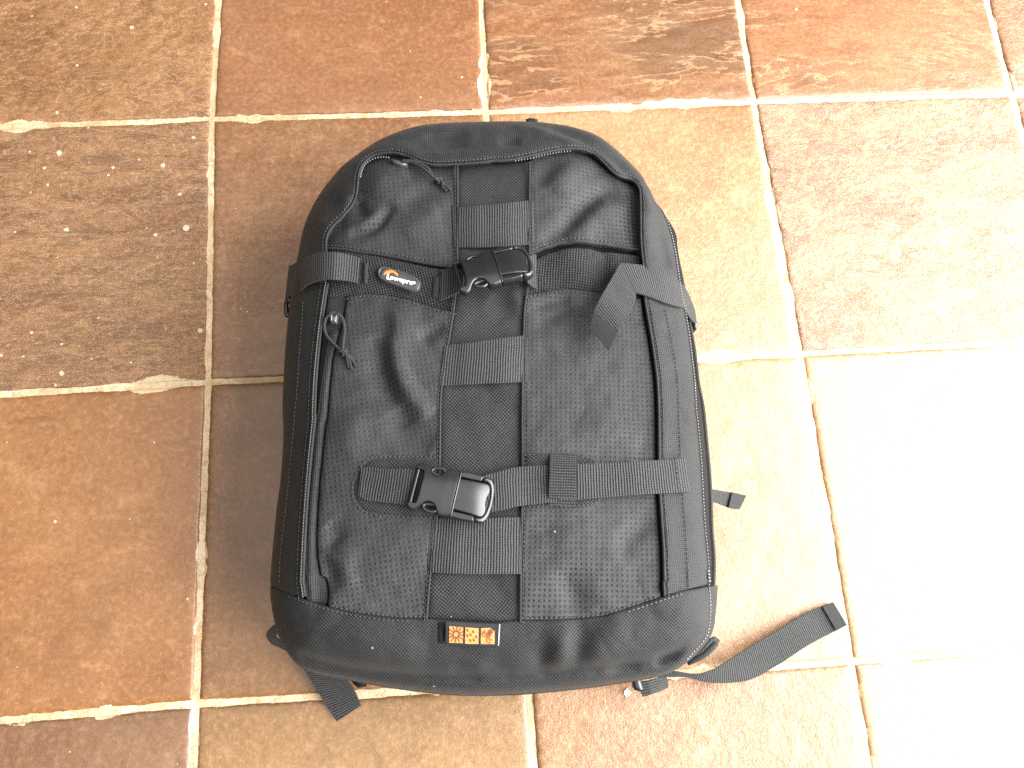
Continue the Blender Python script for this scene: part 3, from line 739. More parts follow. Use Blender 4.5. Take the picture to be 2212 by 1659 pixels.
# zip running round the right side
outR = [p for p in SIL if p[0] > 1390 and p[1] > 440 and p[1] < 1425][::-1]
strip('zipper_tape', resample(TEETH_R[3:-1], n=60), resample([TEETH_R[3]] + outR[2:], n=60), 'tape', z=[.128, .125, .121, .116, .1125, .1105, .1095] + [.109] * 16, n=110, m=5, rot=True)
ztape = bpy.data.objects['zipper_tape']
q = resample(P(resample(TEETH_R[3:], step=3), .0012), step=.0026, smooth=False); bits('zipper_teeth', q, np.gradient(q, axis=0), (.0013, .0014, .0012), 'teeth', ztape)
q = resample((limb(resample(offset(outR[3:], 6.5), step=3)) + np.array([0, 0, .006])), step=.0022, smooth=False); bits('tape_edge', q, np.gradient(q, axis=0), (.0017, .0010, .0008), 'thread', ztape)

# ------------------------------------------------------------------ front panels
sinkf = lambda xy: -.0045 * np.exp(-(hood_d(xy) / .012) ** 2)
def tuck(px, d): return [tuple(p) for p in offset(px, d)]
hood_l = [p for p in HOOD if p[0] < 1000]; hood_r = [p for p in HOOD if p[0] > 1140]; hood_c = [p for p in HOOD if 985 < p[0] < 1150]
# upper pockets
UL_B = C(1, (1745, 1525), (1500, 1488), (1200, 1430), (960, 1388), (850, 1378), (700, 1352), (560, 1345))
ul = tuck(hood_l, -7) + [(988, 350)] + cut(CL, 352, 575) + UL_B
patch('pocket_panel', ul, .0, 'rip', lift=sinkf, rot=.06)
UR_B = C(2, (430, 1400), (550, 1345), (700, 1300), (850, 1280), (1000, 1295), (1200, 1325), (1330, 1345), (1445, 1358))
ur = cut(CR, None, 545)[::-1] + [(1146, 345)] + tuck(hood_r, -7)[:-3] + UR_B[::-1]
patch('pocket_panel', ur, .0, 'rip', lift=sinkf, rot=-.05)
# mesh bands
bandL = C(3, (562, 50), (700, 60), (880, 95), (1200, 170), (1500, 238), (1740, 262), (1715, 645), (1600, 625), (1400, 565), (1250, 522), (1100, 495), (900, 480), (740, 505), (555, 520))
patch('band_panel', bandL, -.0014, 'mesh', rot=.2)
bandR = C(4, (445, 190), (550, 130), (700, 80), (850, 55), (1000, 70), (1200, 100), (1450, 130), (1480, 520), (1200, 485), (1050, 465), (900, 445), (740, 438), (560, 460), (405, 490))
patch('band_panel', bandR, -.0014, 'mesh', rot=-.15)
# lower pockets
LL_T = C(3, (738, 505), (900, 478), (1100, 490), (1250, 520), (1400, 562), (1600, 622), (1722, 640))
LL_L = C(7, (640, 300), (655, 220), (648, 120), (625, 40)) + C(5, (500, 1560), (470, 1400), (462, 1200), (470, 1000), (490, 700), (520, 400), (548, 150)) + C(3, (560, 1640), (585, 1300), (606, 1100), (655, 900), (710, 700))
ll = LL_T + cut(CL, 655, 1334) + C(7, (1500, 410), (1330, 408), (1150, 398), (960, 375), (800, 345), (660, 312)) + LL_L
patch('pocket_panel', ll, .0006, 'rip', rot=.10)
LR_T = C(4, (405, 485), (560, 455), (740, 432), (900, 440), (1050, 460), (1200, 480), (1455, 515))
rg_in = offset(RGAP, 7.5)
lr = LR_T + [tuple(p) for p in rg_in[3:]] + C(8, (1035, 228), (1000, 237), (850, 288), (700, 335), (560, 350), (400, 357), (224, 358)) + cut(CR, 625, 1335)[::-1]
patch('pocket_panel', lr, .0004, 'rip', rot=-.08)
# centre strip
cs = [(986, 346)] + [(x, y + 0) for x, y in [(1040, 347), (1100, 345), (1146, 341)]] + CR + C(8, (60, 372)) + C(7, (1900, 435), (1700, 425)) + CL[::-1]
center = patch('center_panel', cs, -.0016, 'coarse', lift=sinkf, spacing=.0028)
# zip strip beside the lower left pocket
zs = C(3, (566, 500), (660, 505), (735, 510), (705, 700), (650, 900), (600, 1100), (580, 1300), (555, 1640)) + C(5, (543, 150), (515, 400), (485, 700), (465, 1000), (456, 1200), (464, 1400), (494, 1560)) + C(7, (620, 40), (642, 120), (648, 220), (634, 300), (560, 280), (460, 250)) + [tuple(p) for p in offset(LPIPE, -9)[::-1]]
FLAP = C(3, (620, 860), (590, 1000), (560, 1200), (530, 1400), (505, 1620)) + C(5, (490, 100), (465, 320), (440, 560), (415, 820), (398, 1080), (392, 1320), (395, 1560)) + C(7, (470, 40), (490, 140), (500, 240))
fl_d = dline(FLAP)
zstrip = patch('zipper_flap', zs, -.0024, 'side', spacing=.0022, lift=lambda xy: .0042 * np.exp(-(fl_d(xy) / .0045) ** 2))
tube('piping', P(resample(offset(FLAP, 7), step=4), -.0002), .0010, M['binding'], zstrip)
# bottom panel
bp_top = C(7, (160, 118)) + BTOP_L[1:-1] + BTOP_R
bot_sil = [p for p in SIL if p[1] > 1265]
i0 = SIL.index((592, 1310)); i1 = SIL.index((1540, 1318))
bw = [P([p], .002)[0, :2] for p in bp_top[1:-1]]
bw = [limb([(590, 1265)])[0, :2]] + bw + [limb([(1538, 1265)])[0, :2]]
bw += [limb([p])[0, :2] for p in SIL[i0:i1 + 1]][::-1]
bottom = patch('bottom_panel', None, .0012, 'cordura', world=np.array(bw), spacing=.0028, thick=.005)
stitches([(p[0], p[1] + 6) for p in bp_top[1:9]], .0016, bottom, 'thread'); stitches([(p[0], p[1] + 7) for p in BTOP_R[5:-1]], .0016, bottom, 'thread_light')
# seams
panels = [o for o in bag.children if o.name.startswith('pocket_panel')]
for pth, dd_ in ((CL, -4.5), (CR, 5)):
    tube('binding', P(resample(pth, step=4), .0006), .0010, M['binding'], center)
    stitches([(p[0] + dd_, p[1]) for p in pth], .0008, center, 'thread')
stitches([(p[0], p[1] - 6) for p in UL_B[1:]], .0004, panels[0]); stitches([(p[0], p[1] - 7) for p in UR_B], .0004, panels[1])
stitches([(p[0], p[1] + 6) for p in LL_T], .001, panels[2]); stitches([(p[0], p[1] + 7) for p in LR_T[:-1]], .0008, panels[3])
stitches(C(8, (230, 345), (400, 345), (560, 338), (700, 322), (850, 276), (1000, 226)), .0008, panels[3]); stitches(C(7, (1480, 395), (1330, 393), (1150, 383), (960, 360), (800, 330), (680, 300)), .001, panels[2])
tube('binding', P(resample(UL_B, step=4), .0002), .0009, M['binding'], panels[0]); tube('binding', P(resample(UR_B, step=4), .0002), .0009, M['binding'], panels[1])
tube('piping', P(resample([(p[0] - 5, p[1]) for p in RGAP], step=4), -.0045), .0013, M['lining'], gusset)

# ------------------------------------------------------------------ webbing loops down the middle
for A, B in (((C(1, (1752, 972)) + [(1060, 443), (1141, 435)]), ([(988, 533), (1065, 533), (1143, 528)])),
             ([(961, 747), (1045, 736), (1130, 725)], [(951, 833), (1040, 829), (1128, 825)]),
             ([(939, 1119), (1030, 1119), (1125, 1117)], [(929, 1236), (1025, 1240), (1124, 1240)])):
    strip('webbing_loop', A, B, 'web', dz=[.0012, .0036, .0040, .0036, .0012], thick=.0018, n=40, m=24, crown=.0006)
for poly in (C(1, (1690, 940), (1745, 955), (1745, 1335), (1703, 1332)), C(2, (432, 905), (468, 912), (474, 1285), (440, 1290)), C(3, (1612, 955), (1652, 960), (1612, 1335), (1565, 1330)),
             C(4, (375, 860), (420, 866), (425, 1290), (372, 1295)), C(5, (1502, 1020), (1560, 1020), (1512, 1500), (1452, 1490)), C(6, (378, 1020), (420, 1040), (402, 1500), (360, 1540))):
    patch('loop_anchor', poly, .0012, 'binding', spacing=.0016, thick=.003)

# ------------------------------------------------------------------ straps
# upper left strap, wrapping over the side
us = strip('compression_strap', C(12, (1022, 178), (850, 130), (640, 100), (480, 115), (330, 180), (240, 232)), C(12, (1000, 502), (800, 462), (580, 452), (430, 480), (330, 520), (240, 590)), 'web', dz=[.0035, .0065, .0115, .0115, .010, .0085], n=50, crown=.0008)
strip('compression_strap', C(12, (262, 216), (200, 240), (160, 262), (118, 272)), C(12, (262, 574), (215, 605), (165, 650), (75, 655)), 'web', z=[.138, .132, .122, .104], n=24, parent=us)
stitches(C(12, (160, 290), (158, 460), (155, 630)), 0.0, us) if False else None
side_buckle = add('side_release_lock', *mesh2d(UZ(C(12, (75, 640), (120, 620), (168, 650), (172, 690), (160, 745), (100, 740), (72, 700)), .098)[:, :2], .0012, lambda xy, d: .100 - .002 * np.exp(-d / .001), zbot=.092, rings=(.0008,)), M['plastic'], bag)
LR = UZ(C(12, (85, 735), (90, 820), (95, 900), (150, 900), (160, 820), (168, 738)), .095)
tube('lock_frame', LR, .0022, M['plastic'], side_buckle, closed=True)
# upper right strap
ur_s = strip('compression_strap', C(4, (1262, 198), (1440, 212), (1600, 248), (1750, 320), (1800, 362)), C(4, (1400, 470), (1480, 490), (1640, 552), (1760, 592), (1852, 612)), 'web', dz=[.009, .007, .005, .004, .004], n=44, crown=.0006)
strip('compression_strap', C(4, (1788, 350), (1860, 425), (1915, 540), (1950, 640), (1962, 738)), C(4, (1838, 606), (1868, 640), (1890, 680), (1918, 722), (1952, 756)), 'web', z=[.142, .134, .124, .116, .108], n=30, parent=ur_s, label='strap end dropping over the lit side of the bag')
tail = strip('strap_tail', C(4, (1262, 198), (1195, 320), (1120, 450), (1050, 580), (1012, 665), (976, 790)), C(4, (1402, 466), (1404, 540), (1360, 640), (1290, 755), (1220, 870), (1158, 1012)), 'web', dz=[.0105, .015, .019, .021, .020, .016], n=48, thick=.0018)
strip('hem', C(4, (1022, 645), (976, 790)), C(4, (1240, 825), (1158, 1012)), 'binding', dz=[.0215, .0175], n=12, parent=tail, thick=.0016, smooth=False)
rl = add('side_release_lock', *mesh2d(UZ(C(4, (1915, 730), (1962, 745), (1966, 800), (1955, 822), (1920, 800)), .100)[:, :2], .0012, lambda xy, d: .104 - .002 * np.exp(-d / .001), zbot=.094, rings=(.0008,)), M['plastic'], bag)
tube('zipper_pull', UZ(C(4, (1918, 815), (1914, 850), (1925, 890), (1940, 960)), .100), .0014, M['metal'], rl)
# short webbing ends beside the upper buckle
strip('buckle_webbing', C(11, (90, 640), (250, 610), (420, 600), (560, 590)), C(11, (50, 1300), (200, 1230), (340, 1150), (540, 1060)), 'web', dz=[.002, .004, .007, .009], n=20)
strip('buckle_webbing', C(11, (1880, 420), (1980, 330), (2070, 330)), C(11, (1880, 900), (1990, 1000), (2070, 1030)), 'web', dz=[.008, .004, .001], n=16)
# lower strap: backing patches, webbing, keeper
lb = resample(C(5, (1580, 480), (1300, 480), (1000, 482), (915, 515), (850, 600), (805, 710), (803, 820), (850, 905), (940, 968), (1250, 1000), (1540, 1000)), step=4)
bkL = patch('strap_backing', [tuple(p) for p in lb], .0016, 'coarse', spacing=.002, thick=.003)
stitches([tuple(p) for p in offset([tuple(x) for x in lb], 4)], .0012, bkL, 'thread')
strip('compression_strap', C(5, (872, 556), (1000, 562), (1150, 572), (1300, 570), (1440, 590)), C(5, (838, 815), (900, 858), (1050, 878), (1200, 892), (1390, 925)), 'web', dz=[.003, .0045, .0055, .0065, .007], n=36, crown=.0006)
rb = resample(C(6, (385, 425), (700, 425), (850, 432), (950, 455), (1050, 510), (1110, 640), (1110, 760), (1078, 862), (1000, 912), (800, 932), (380, 932)), step=4)
bkR = patch('strap_backing', [tuple(p) for p in rb], .0016, 'coarse', spacing=.002, thick=.003)
stitches([tuple(p) for p in offset([tuple(x) for x in rb], 4)], .0012, bkR, 'thread')
strip('compression_strap', C(6, (-160, 700), (0, 640), (200, 582), (330, 556), (480, 545), (700, 538)), C(6, (-160, 1010), (0, 985), (200, 948), (330, 916), (480, 898), (700, 872)), 'web', dz=[.004, .006, .006, .005, .0045, .0045], n=44, crown=.0006)
st = strip('compression_strap', C(6, (700, 534), (865, 528), (1100, 520), (1400, 506), (1700, 486), (1858, 474)), C(6, (700, 862), (865, 857), (1100, 836), (1400, 812), (1700, 796), (1903, 780)), 'web', dz=[.0050, .0055, .0055, .006, .006, .005], n=56, crown=.0006)
stitches(C(6, (1765, 484), (1780, 560), (1800, 680), (1825, 788)), .0068, st, 'thread')
strip('strap_keeper', C(6, (620, 428), (616, 560), (612, 720), (605, 910)), C(6, (868, 438), (866, 560), (862, 720), (858, 918)), 'web', dz=[.002, .0075, .0080, .0075, .002], n=44, crown=.0004)

# ------------------------------------------------------------------ side release buckles
def loc_frame(center, xdir_px, roll=0.0, dz=0.004):
    o = P([center], dz)[0]; e = P([(center[0] + xdir_px[0], center[1] + xdir_px[1])], dz)[0]
    f = P([(center[0] - xdir_px[0], center[1] - xdir_px[1])], dz)[0]
    ex = Vector(e - f); ex.z *= .5; ex.normalize(); ez = Vector((0, 0, 1)); ez = (ez - ex * ez.dot(ex)).normalized(); ey = ez.cross(ex)
    m = Matrix((ex, ey, ez)).transposed() @ Matrix.Rotation(roll, 3, 'X')
    return Matrix.Translation(Vector(o)) @ m.to_4x4()
mm = .001
def plate(name, outline, zt, zb, mat, parent, smooth=True, spacing=1.0, bev=.8, crown=0.0, xf=None):
    ol = resample(np.array(outline, float), step=.7, closed=True, smooth=smooth)
    V, Fc = mesh2d(ol, spacing, lambda xy, d: (zt(xy) if callable(zt) else zt) - crown * xy[:, 1] ** 2 - bev * (1 - np.clip(d / bev, 0, 1)) ** 2, zbot=zb, rings=(bev * .3, bev * .7, bev))
    V = np.asarray(V) * mm
    if xf is not None: V = np.array([xf @ Vector(v) for v in V])
    return add(name, V, Fc, M[mat], parent, V[:, :2])
def mirror(h): return h + [(x, -y) for x, y in h[::-1]]
def buckle(xf, label):
    # housing (left half): shoulders, two side notches, flared webbing bar
    top = [(0, 18), (-6, 17.8), (-9.5, 17.3), (-11, 14.5), (-13, 11.2), (-17, 9.6), (-20.5, 10.6), (-23, 13.5), (-25.5, 17.0), (-28.5, 18.0), (-31.5, 16.6), (-33, 14.6)]
    hs = plate('buckle', [(0, 12), (0, 17)] + top[1:] + [(-33, 13.2), (-29, 12.6), (-26.8, 12.4), (-26.0, 6), (-26.0, -6), (-26.8, -12.4), (-29, -12.6), (-33, -13.2)] + [(x, -y) for x, y in top[::-1]][:-1] + [(0, -17), (0, -12)],
               lambda xy: 11.0 - .10 * np.clip(-xy[:, 0] - 8, 0, 40), 1.0, 'plastic', bag, smooth=False, crown=.012, xf=xf)
    hs['label'] = label
    # bar the webbing goes round
    V = [xf @ Vector((-31.0 * mm, y * mm, 3.2 * mm)) for y in (-15, -7, 0, 7, 15)]
    tube('webbing_bar', [tuple(v) for v in V], .0015, M['plastic'], hs)
    # lip where the clip enters
    tube('lip', [tuple(xf @ Vector(((0.3 + .0022 * (17.5 ** 2 - y * y) * .2) * mm, y * mm, (10.9 - .012 * y * y) * mm))) for y in np.linspace(-17.6, 17.6, 15)], .0007, M['plastic'], hs)
    # clip body with its two arms
    plate('clip', mirror([(0, 11.4), (4, 11.8), (14, 12.2), (20, 12.9), (23.0, 12.2), (24.4, 9.0), (24.2, 6), (23.2, 3.5), (22.8, 1.5)])[:], lambda xy: 9.8 - .012 * np.clip(xy[:, 0] - 8, 0, 40) ** 2, 1.2, 'plastic', hs, smooth=False, crown=.008, xf=xf)
    for s_ in (1, -1):
        plate('clip_arm', [(.6, 13.0 * s_), (.6, 17.0 * s_), (8, 17.4 * s_), (15.5, 17.0 * s_), (17.2, 16.6 * s_), (16.2, 13.2 * s_), (8, 12.9 * s_)], 8.6, 1.2, 'plastic', hs, smooth=False, bev=.6, xf=xf)
        # prong showing in the notch
        pr = [(-10.5, 12.0), (-12, 15.6), (-15.5, 16.4), (-19, 15.6), (-21.6, 13.4), (-19, 11.6), (-15, 11.0)]
        tube('prong', [tuple(xf @ Vector((x * mm, y * s_ * mm, 5.6 * mm))) for x, y in pr], .0013, M['plastic'], hs, closed=True)
    bow = [(17.6, 16.4), (20.5, 16.9), (23.6, 16.0), (26.0, 13.2), (27.4, 9), (28.0, 3), (28.0, -3), (27.4, -9), (26.0, -13.2), (23.6, -16.0), (20.5, -16.9), (17.6, -16.4)]
    inn = [(17.4, -13.4), (20.6, -13.3), (22.6, -11.8), (24.0, -8.5), (25.0, -3), (25.0, 3), (24.0, 8.5), (22.6, 11.8), (20.6, 13.3), (17.4, 13.4)]
    plate('clip_bow', bow + inn, lambda xy: 9.2 - .010 * np.clip(xy[:, 0] - 10, 0, 40) ** 2, 1.2, 'plastic', hs, smooth=False, bev=1.3, spacing=.8, xf=xf)
    plate('webbing_turn', mirror([(20, 12), (24.4, 7.5), (25.2, 3)]), 6.0, 1.0, 'web', hs, smooth=False, bev=.5, xf=xf)
    return hs
buckle(loc_frame(C(10, (1478, 615))[0], (40, 40 * math.tan(math.radians(12.6))), math.radians(-4), .0045), 'black side release buckle on the lower strap')
buckle(loc_frame(C(11, (1250, 690))[0], (40, -40 * math.tan(math.radians(12.5))), math.radians(-20), .0125), 'black side release buckle on the upper strap')

# ------------------------------------------------------------------ zip pulls with knotted cords
def knot(c, r, parent):
    c = np.array(c)
    for k in range(3):
        t = np.linspace(0, 2 * math.pi, 10, endpoint=False); ph = k * 1.05
        pts = c + np.stack([r * np.cos(t) * math.cos(ph) , r * np.cos(t) * math.sin(ph), r * .8 * np.sin(t)], 1) + np.array([(k - 1) * r * .5, -(k - 1) * r * .4, 0])
        tube('knot_turn', pts, .0010, M['cord'], parent, closed=True)
sl = add('zipper_pull', *mesh2d(P(C(12, (618, 850), (700, 840), (735, 900), (722, 1000), (640, 1000), (615, 930)), .002)[:, :2], .0012, lambda xy, d: Z(xy) + .0035 - .002 * np.exp(-d / .001), thick=.004, rings=(.0008,)), M['metal'], bag)
tube('wire', P(C(12, (648, 870), (655, 920), (652, 965)), .0062), .0007, M['teeth'], sl)
tube('cord', P(C(12, (700, 880), (640, 890), (590, 930), (565, 1010), (572, 1100), (612, 1180), (690, 1262), (765, 1335), (810, 1370)), [.006, .006, .0055, .004, .0035, .004, .004, .005, .006]), .00125, M['cord'], sl)
tube('cord', P(C(12, (690, 882), (750, 890), (800, 960), (820, 1080), (806, 1200), (796, 1310), (815, 1370)), [.006, .006, .005, .004, .004, .005, .006]), .00125, M['cord'], sl)
knot(P(C(12, (820, 1375)), .004)[0], .0030, sl)
for pts in (((840, 1400), (855, 1470), (872, 1560)), ((860, 1400), (885, 1470), (905, 1575)), ((865, 1390), (910, 1450), (965, 1540))):
    tube('cord_end', P(C(12, *pts), [.005, .003, .0022]), .0012, M['cord'], sl)
sl = add('zipper_pull', *mesh2d(P(C(13, (650, 195), (760, 205), (890, 235), (1010, 260), (1000, 330), (860, 320), (720, 270)), .004)[:, :2], .0012, lambda xy, d: Z(xy) + .0035 - .002 * np.exp(-d / .001), thick=.004, rings=(.0008,)), M['metal'], bag)
tube('cord', P(C(13, (900, 270), (1060, 280), (1180, 330), (1300, 400), (1420, 500), (1520, 590), (1600, 640)), [.005, .006, .006, .006, .006, .006, .006]), .00125, M['cord'], sl)
tube('cord', P(C(13, (900, 260), (1080, 262), (1230, 310), (1370, 380), (1450, 470), (1520, 580), (1600, 630)), [.005, .007, .007, .007, .006, .006, .006]), .00115, M['cord'], sl)
knot(P(C(13, (1630, 650)), .0035)[0], .0030, sl)
for pts in (((1660, 690), (1700, 780), (1765, 850)), ((1680, 680), (1750, 750), (1850, 830))):
    tube('cord_end', P(C(13, *pts), [.004, .003, .002]), .0011, M['cord'], sl)
q = resample(P(resample(C(1, (860, 690), (870, 640), (900, 580), (960, 535), (1040, 510), (1120, 515)), step=3), .001), step=.0026, smooth=False); bits('zipper_teeth', q, np.gradient(q, axis=0), (.0012, .0013, .0012), 'teeth', gusset)
q = resample(P(resample(C(2, (300, 545), (450, 520), (560, 490), (700, 465), (800, 455)), step=3), .0005), step=.0026, smooth=False); bits('zipper_teeth', q, np.gradient(q, axis=0), (.0012, .0013, .0012), 'teeth', gusset)
# corner zip pull
cp = tube('zipper_pull', UZ(C(8, (1190, 600), (1250, 575), (1300, 545), (1340, 505), (1360, 470)), [.108, .112, .114, .114, .112]), .0028, M['cord'], bag)
tube('cord', UZ(C(8, (1215, 560), (1262, 535), (1300, 500), (1330, 470), (1352, 464)), [.112, .117, .119, .118, .116]), .0018, M['cord'], cp)

# ------------------------------------------------------------------ badge
bo = resample(C(15, (478, 420), (500, 345), (560, 300), (640, 290), (750, 310), (1000, 385), (1230, 475), (1350, 550), (1408, 630), (1404, 740), (1350, 805), (1240, 822), (1130, 795), (1000, 750), (750, 662), (570, 575), (495, 500)), step=2.5, closed=True)
bpoly = P(bo, .0015)[:, :2]
bzc = P([bo.mean(0)], .0)[0]
# a stiff flat badge: plane fitted to the cloth below
A_ = np.column_stack([bpoly, np.ones(len(bpoly))]); pl, *_ = np.linalg.lstsq(A_, Z(bpoly), rcond=None)
bz = lambda xy: xy[:, 0] * pl[0] + xy[:, 1] * pl[1] + pl[2]
V, Fc = mesh2d(bpoly, .0015, lambda xy, d: bz(xy) + .0040 - .0012 * (1 - np.clip(d / .0016, 0, 1)) ** 2 - .0008 * np.clip((d - .0016) / .0006, 0, 1), thick=.0045, rings=(.0006, .0012, .0018, .0023))
badge = add('badge', V, Fc, M['rubber'], bag, V[:, :2], label='oval rubber badge with an orange arc and white lettering')
bi = bo.mean(0) + (bo - bo.mean(0)) * .90
V, Fc = mesh2d(P(bi, .0036)[:, :2], .0015, lambda xy, d: bz(xy) + .0036, thick=.0005)
add('badge_face', V, Fc, M['rubber_face'], badge, V[:, :2])
def on_badge(pxs, h):
    d = rays(pxs); p = UZ(pxs, bzc[2] + .004)
    for _ in range(4):
        p = UZ(pxs, bz(p[:, :2]) + h)
    return p
arc = resample(C(15, (608, 462), (606, 430), (630, 385), (690, 352), (770, 348), (850, 378), (905, 425), (924, 470), (905, 478), (870, 455), (830, 425), (790, 402), (765, 402), (725, 425), (690, 425), (650, 440)), step=1.0, closed=True)
ap = on_badge(arc, .0042)
V, Fc = mesh2d(ap[:, :2], .0009, lambda xy, d: bz(xy) + .0042, thick=.0005)
add('emblem', V, Fc, M['orange'], badge, V[:, :2])
def lettering(txt, p0, p1, height, name, parent, mat, h, weight=.012):
    fc = bpy.data.curves.new('tmp', 'FONT'); fc.body = txt; fc.size = 1.0; fc.offset = weight; fc.extrude = 0
    to = bpy.data.objects.new('tmp', fc); COL.objects.link(to); bpy.context.view_layer.update()
    me = to.evaluated_get(bpy.context.evaluated_depsgraph_get()).to_mesh()
    co = np.zeros(len(me.vertices) * 3); me.vertices.foreach_get('co', co); co = co.reshape(-1, 3)
    fs = [list(p.vertices) for p in me.polygons]
    bpy.data.objects.remove(to); bpy.data.curves.remove(fc)
    x0, x1 = co[:, 0].min(), co[:, 0].max()
    a, b = np.array(p0), np.array(p1); ux = (b - a); L = np.linalg.norm(ux); ux /= L; uy = np.array([ux[1], -ux[0]])
    px = a + np.outer((co[:, 0] - x0) / (x1 - x0) * L, ux) + np.outer(co[:, 1] * height, uy)
    add(name, on_badge(px, h), fs, M[mat], parent, np.zeros((len(px), 2)), smooth=False)
p0, p1 = C(15, (742, 546), (1248, 676))
lettering('owepro', p0, p1, 15.0, 'lettering', badge, 'white', .0044, .022)
lt = on_badge(resample(C(15, (690, 430), (728, 440), (708, 520), (775, 536), (765, 568), (672, 545)), step=.6, closed=True, smooth=False), .0044)
V, Fc = mesh2d(lt[:, :2], .0006, lambda xy, d: bz(xy) + .0044, thick=.0003); add('lettering', V, Fc, M['white'], badge, V[:, :2], smooth=False)
rg = on_badge(resample(C(15, (1255, 600), (1290, 600), (1302, 628), (1290, 655), (1262, 648), (1250, 625)), step=.6, closed=True), .0044)
V, Fc = mesh2d(rg[:, :2], .0006, lambda xy, d: bz(xy) + .0044, thick=.0003); add('trademark_dot', V, Fc, M['white'], badge, V[:, :2], smooth=False)
# box-stitched ends of the badge band
for poly in (C(15, (165, 170), (270, 190), (250, 640), (150, 620)), C(15, (1690, 480), (1830, 470), (1800, 960), (1660, 940))):
    patch('bar_tack', poly, .0004, 'binding', spacing=.0016, thick=.002)

# ------------------------------------------------------------------ woven tag
tp = resample(C(16, (372, 185), (700, 205), (1000, 225), (1500, 245), (1862, 258), (1845, 560), (1822, 852), (1300, 845), (900, 832), (362, 790), (365, 500)), step=2, closed=True, smooth=False)
tw = P(tp, .005)[:, :2]; A_ = np.column_stack([tw, np.ones(len(tw))]); tl, *_ = np.linalg.lstsq(A_, Z(tw) + .005, rcond=None)
tz = lambda xy: xy[:, 0] * tl[0] + xy[:, 1] * tl[1] + tl[2]
V, Fc = mesh2d(tw, .0015, lambda xy, d: tz(xy) - .0003 * np.exp(-d / .0006), thick=.002, rings=(.0008,))
tag = add('woven_tag', V, Fc, M['tag_dark'], bag, V[:, :2], label='woven fabric tag with three orange squares')
def on_tag(pxs, h):
    p = UZ(pxs, tl[2])
    p = P(pxs, .005)
    for _ in range(5): p = UZ(pxs, tz(p[:, :2]) + h)
    return p
def tagpoly(name, pts, h, mat, smooth=False, parent=tag):
    w = on_tag(resample(pts, step=.7, closed=True, smooth=smooth), h)
    V, Fc = mesh2d(w[:, :2], .0008, lambda xy, d: tz(xy) + h, thick=.0003); return add(name, V, Fc, M[mat], parent, V[:, :2], smooth=False)
def tagline(name, pts, wpx, h=.0009, mat='tag_brown'):
    q = resample(pts, step=.6); t = np.gradient(q, axis=0); t /= np.linalg.norm(t, axis=1)[:, None]; nn = np.stack([-t[:, 1], t[:, 0]], 1)
    V = np.vstack([on_tag(q + nn * wpx, h), on_tag(q - nn * wpx, h)]); n = len(q)
    return add(name, V, [[i, i + 1, n + i + 1, n + i] for i in range(n - 1)], M[mat], tag, V[:, :2], smooth=False)
tagpoly('tag_square', C(16, (482, 312), (854, 345), (844, 778), (472, 765)), .0004, 'tag_orange')
tagpoly('tag_square', C(16, (916, 352), (1278, 370), (1268, 802), (902, 790)), .0004, 'tag_orange')
tagpoly('tag_square', C(16, (1344, 370), (1605, 362), (1640, 400), (1712, 452), (1712, 802), (1332, 800)), .0004, 'tag_orange')
cx, cy = 670, 545
tagline('sun_ring', C(16, *[(cx + 82 * math.cos(a), cy + 82 * math.sin(a)) for a in np.linspace(0, 2 * math.pi, 20)]), 1.0)
for k in range(12):
    a = k * math.pi / 6 + .12; r1 = min(185 / max(abs(math.cos(a)), .01), 215 / max(abs(math.sin(a)), .01), 235)
    tagline('sun_ray', C(16, (cx + 88 * math.cos(a), cy + 88 * math.sin(a)), (cx + r1 * math.cos(a), cy + r1 * math.sin(a))), 1.05)
for x, y in ((985, 425), (1140, 465), (980, 570), (1068, 552), (1222, 605), (1060, 705), (1160, 692)):
    tagpoly('rain_drop', C(16, (x - 20, y - 45), (x + 22, y + 10), (x + 22, y + 34), (x, y + 46), (x - 20, y + 30)), .0008, 'tag_brown', True)
for pts in (((1450, 420), (1435, 490), (1460, 530), (1500, 515), (1610, 395)), ((1400, 460), (1388, 560), (1430, 605), (1490, 580), (1660, 395)), ((1690, 440), (1600, 560), (1565, 660), (1590, 705), (1650, 670)), ((1640, 455), (1530, 600), (1500, 700), (1540, 772), (1610, 755))):
    tagline('swirl', C(16, *pts), .85)
tagpoly('cut_edge', C(16, (1838, 260), (1864, 256), (1828, 856), (1806, 852)), .0007, 'tag_white')
for poly in (C(16, (150, 200), (372, 200), (362, 800), (150, 790)),):
    patch('tag_loop', poly, .0022, 'tape', spacing=.0016, thick=.002)

# ------------------------------------------------------------------ straps lying on the floor around the bag
lf = strip('harness_strap', C(8, (1000, 640), (1120, 652), (1215, 668), (1290, 662), (1370, 628), (1500, 545), (1700, 425), (1900, 307), (2035, 252)), C(8, (960, 690), (1090, 688), (1185, 690), (1290, 716), (1410, 722), (1555, 702), (1720, 615), (1900, 498), (2116, 386)), 'web', z=[.040, .040, .036, .030, .024, .018, .013, .008, .005], n=90, m=9, label='long harness strap trailing over the sunlit tiles')
strip('hem', C(8, (1975, 279), (2036, 251)), C(8, (2055, 418), (2117, 385)), 'binding', z=[.0085, .0072], n=8, parent=lf, thick=.0012, smooth=False)
strip('pull_tab', C(14, (195, 606), (250, 615), (310, 626), (358, 637)), C(14, (195, 655), (240, 668), (290, 688), (328, 694)), 'web', z=[.060, .052, .044, .038], n=24, label='short webbing tab sticking out beside the zip')
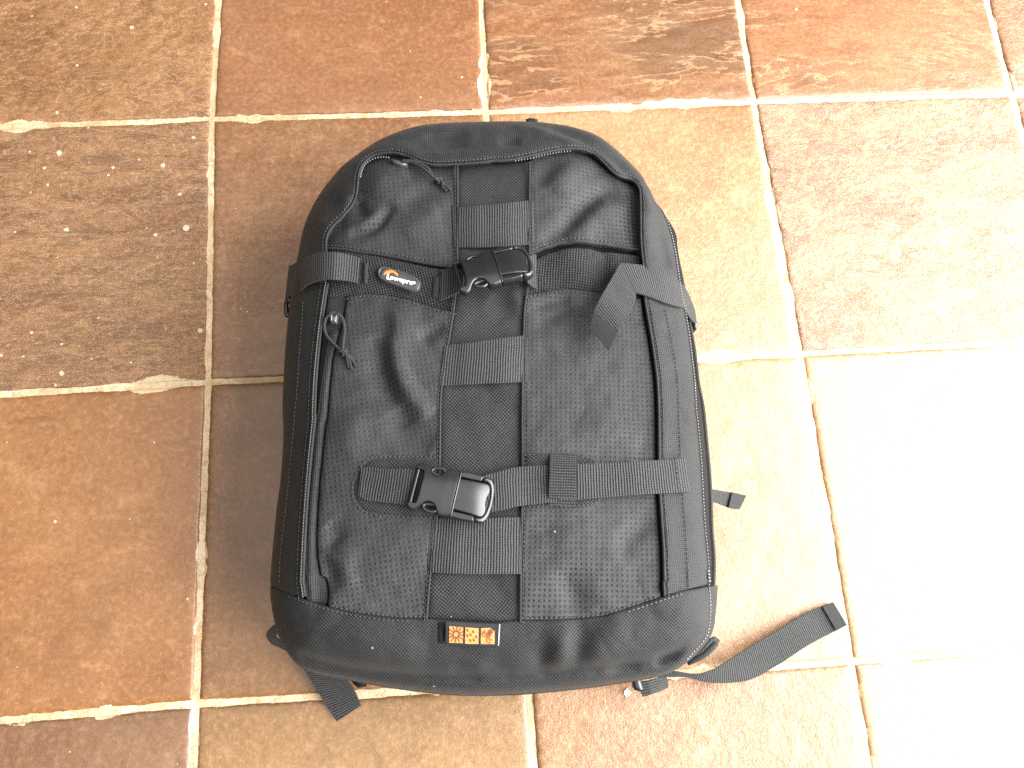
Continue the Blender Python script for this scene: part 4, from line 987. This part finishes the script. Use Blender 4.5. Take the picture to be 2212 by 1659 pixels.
pt = bpy.data.objects['pull_tab']; strip('hem', C(14, (300, 622), (359, 636)), C(14, (285, 686), (330, 694)), 'binding', z=[.0475, .040], n=8, parent=pt, thick=.0014, smooth=False)
strip('harness_strap', C(7, (380, 780), (440, 860), (560, 1055), (640, 1185), (722, 1308)), C(7, (720, 840), (790, 930), (852, 1005), (895, 1080), (932, 1166)), 'web', z=[.026, .020, .013, .008, .005], n=50, label='short harness strap end across the grout line')
strip('harness_strap', C(7, (210, 450), (150, 490), (104, 553), (150, 625), (240, 668), (340, 715)), C(7, (290, 500), (240, 520), (190, 565), (215, 600), (290, 630), (390, 660)), 'web', z=[.060, .052, .045, .040, .038, .036], n=40, label='looped harness strap at the lower corner')
strip('harness_strap', C(7, (140, 520), (170, 560), (230, 600), (300, 640)), C(7, (120, 590), (165, 640), (240, 672), (330, 722)), 'web', z=[.036, .032, .03, .03], n=20)
ll_ = add('ladder_lock', *mesh2d(UZ(C(8, (868, 690), (915, 690), (935, 760), (915, 772), (880, 762)), .030)[:, :2], .0012, lambda xy, d: .032 - .002 * np.exp(-d / .001), zbot=.022, rings=(.0008,)), M['plastic'], bag)
strip('harness_strap', C(8, (900, 720), (980, 700), (1060, 685), (1076, 702)), C(8, (930, 802), (990, 785), (1050, 762), (1078, 748)), 'web', z=[.030, .030, .026, .018], n=20, rot=True, label='webbing end folded through the ladder lock')
tube('grab_tab', UZ(C(7, (880, 930), (905, 965), (940, 975), (975, 960)), .05), .004, M['lining'], bag)
tube('grab_tab', UZ(C(2, (405, 182), (430, 172), (470, 176), (500, 186)), .125), .0022, M['side'], bag)

# ------------------------------------------------------------------ small things on the floor
sp = UZ(resample(C(8, (822, 775), (845, 750), (850, 768), (866, 772), (858, 792), (838, 800), (825, 792)), step=1, closed=True, smooth=False), .003)[:, :2]
V, Fc = mesh2d(sp, .0016, lambda xy, d: .0022 + .0012 * vnoise(xy[:, 0] * 300, xy[:, 1] * 300, 2), thick=.0008)
scrap = add('paper_scrap', V, Fc, M['white'], None, V[:, :2], smooth=False)
scrap['label'] = 'tiny torn white scrap on the tile below the bag'; scrap['category'] = 'scrap'
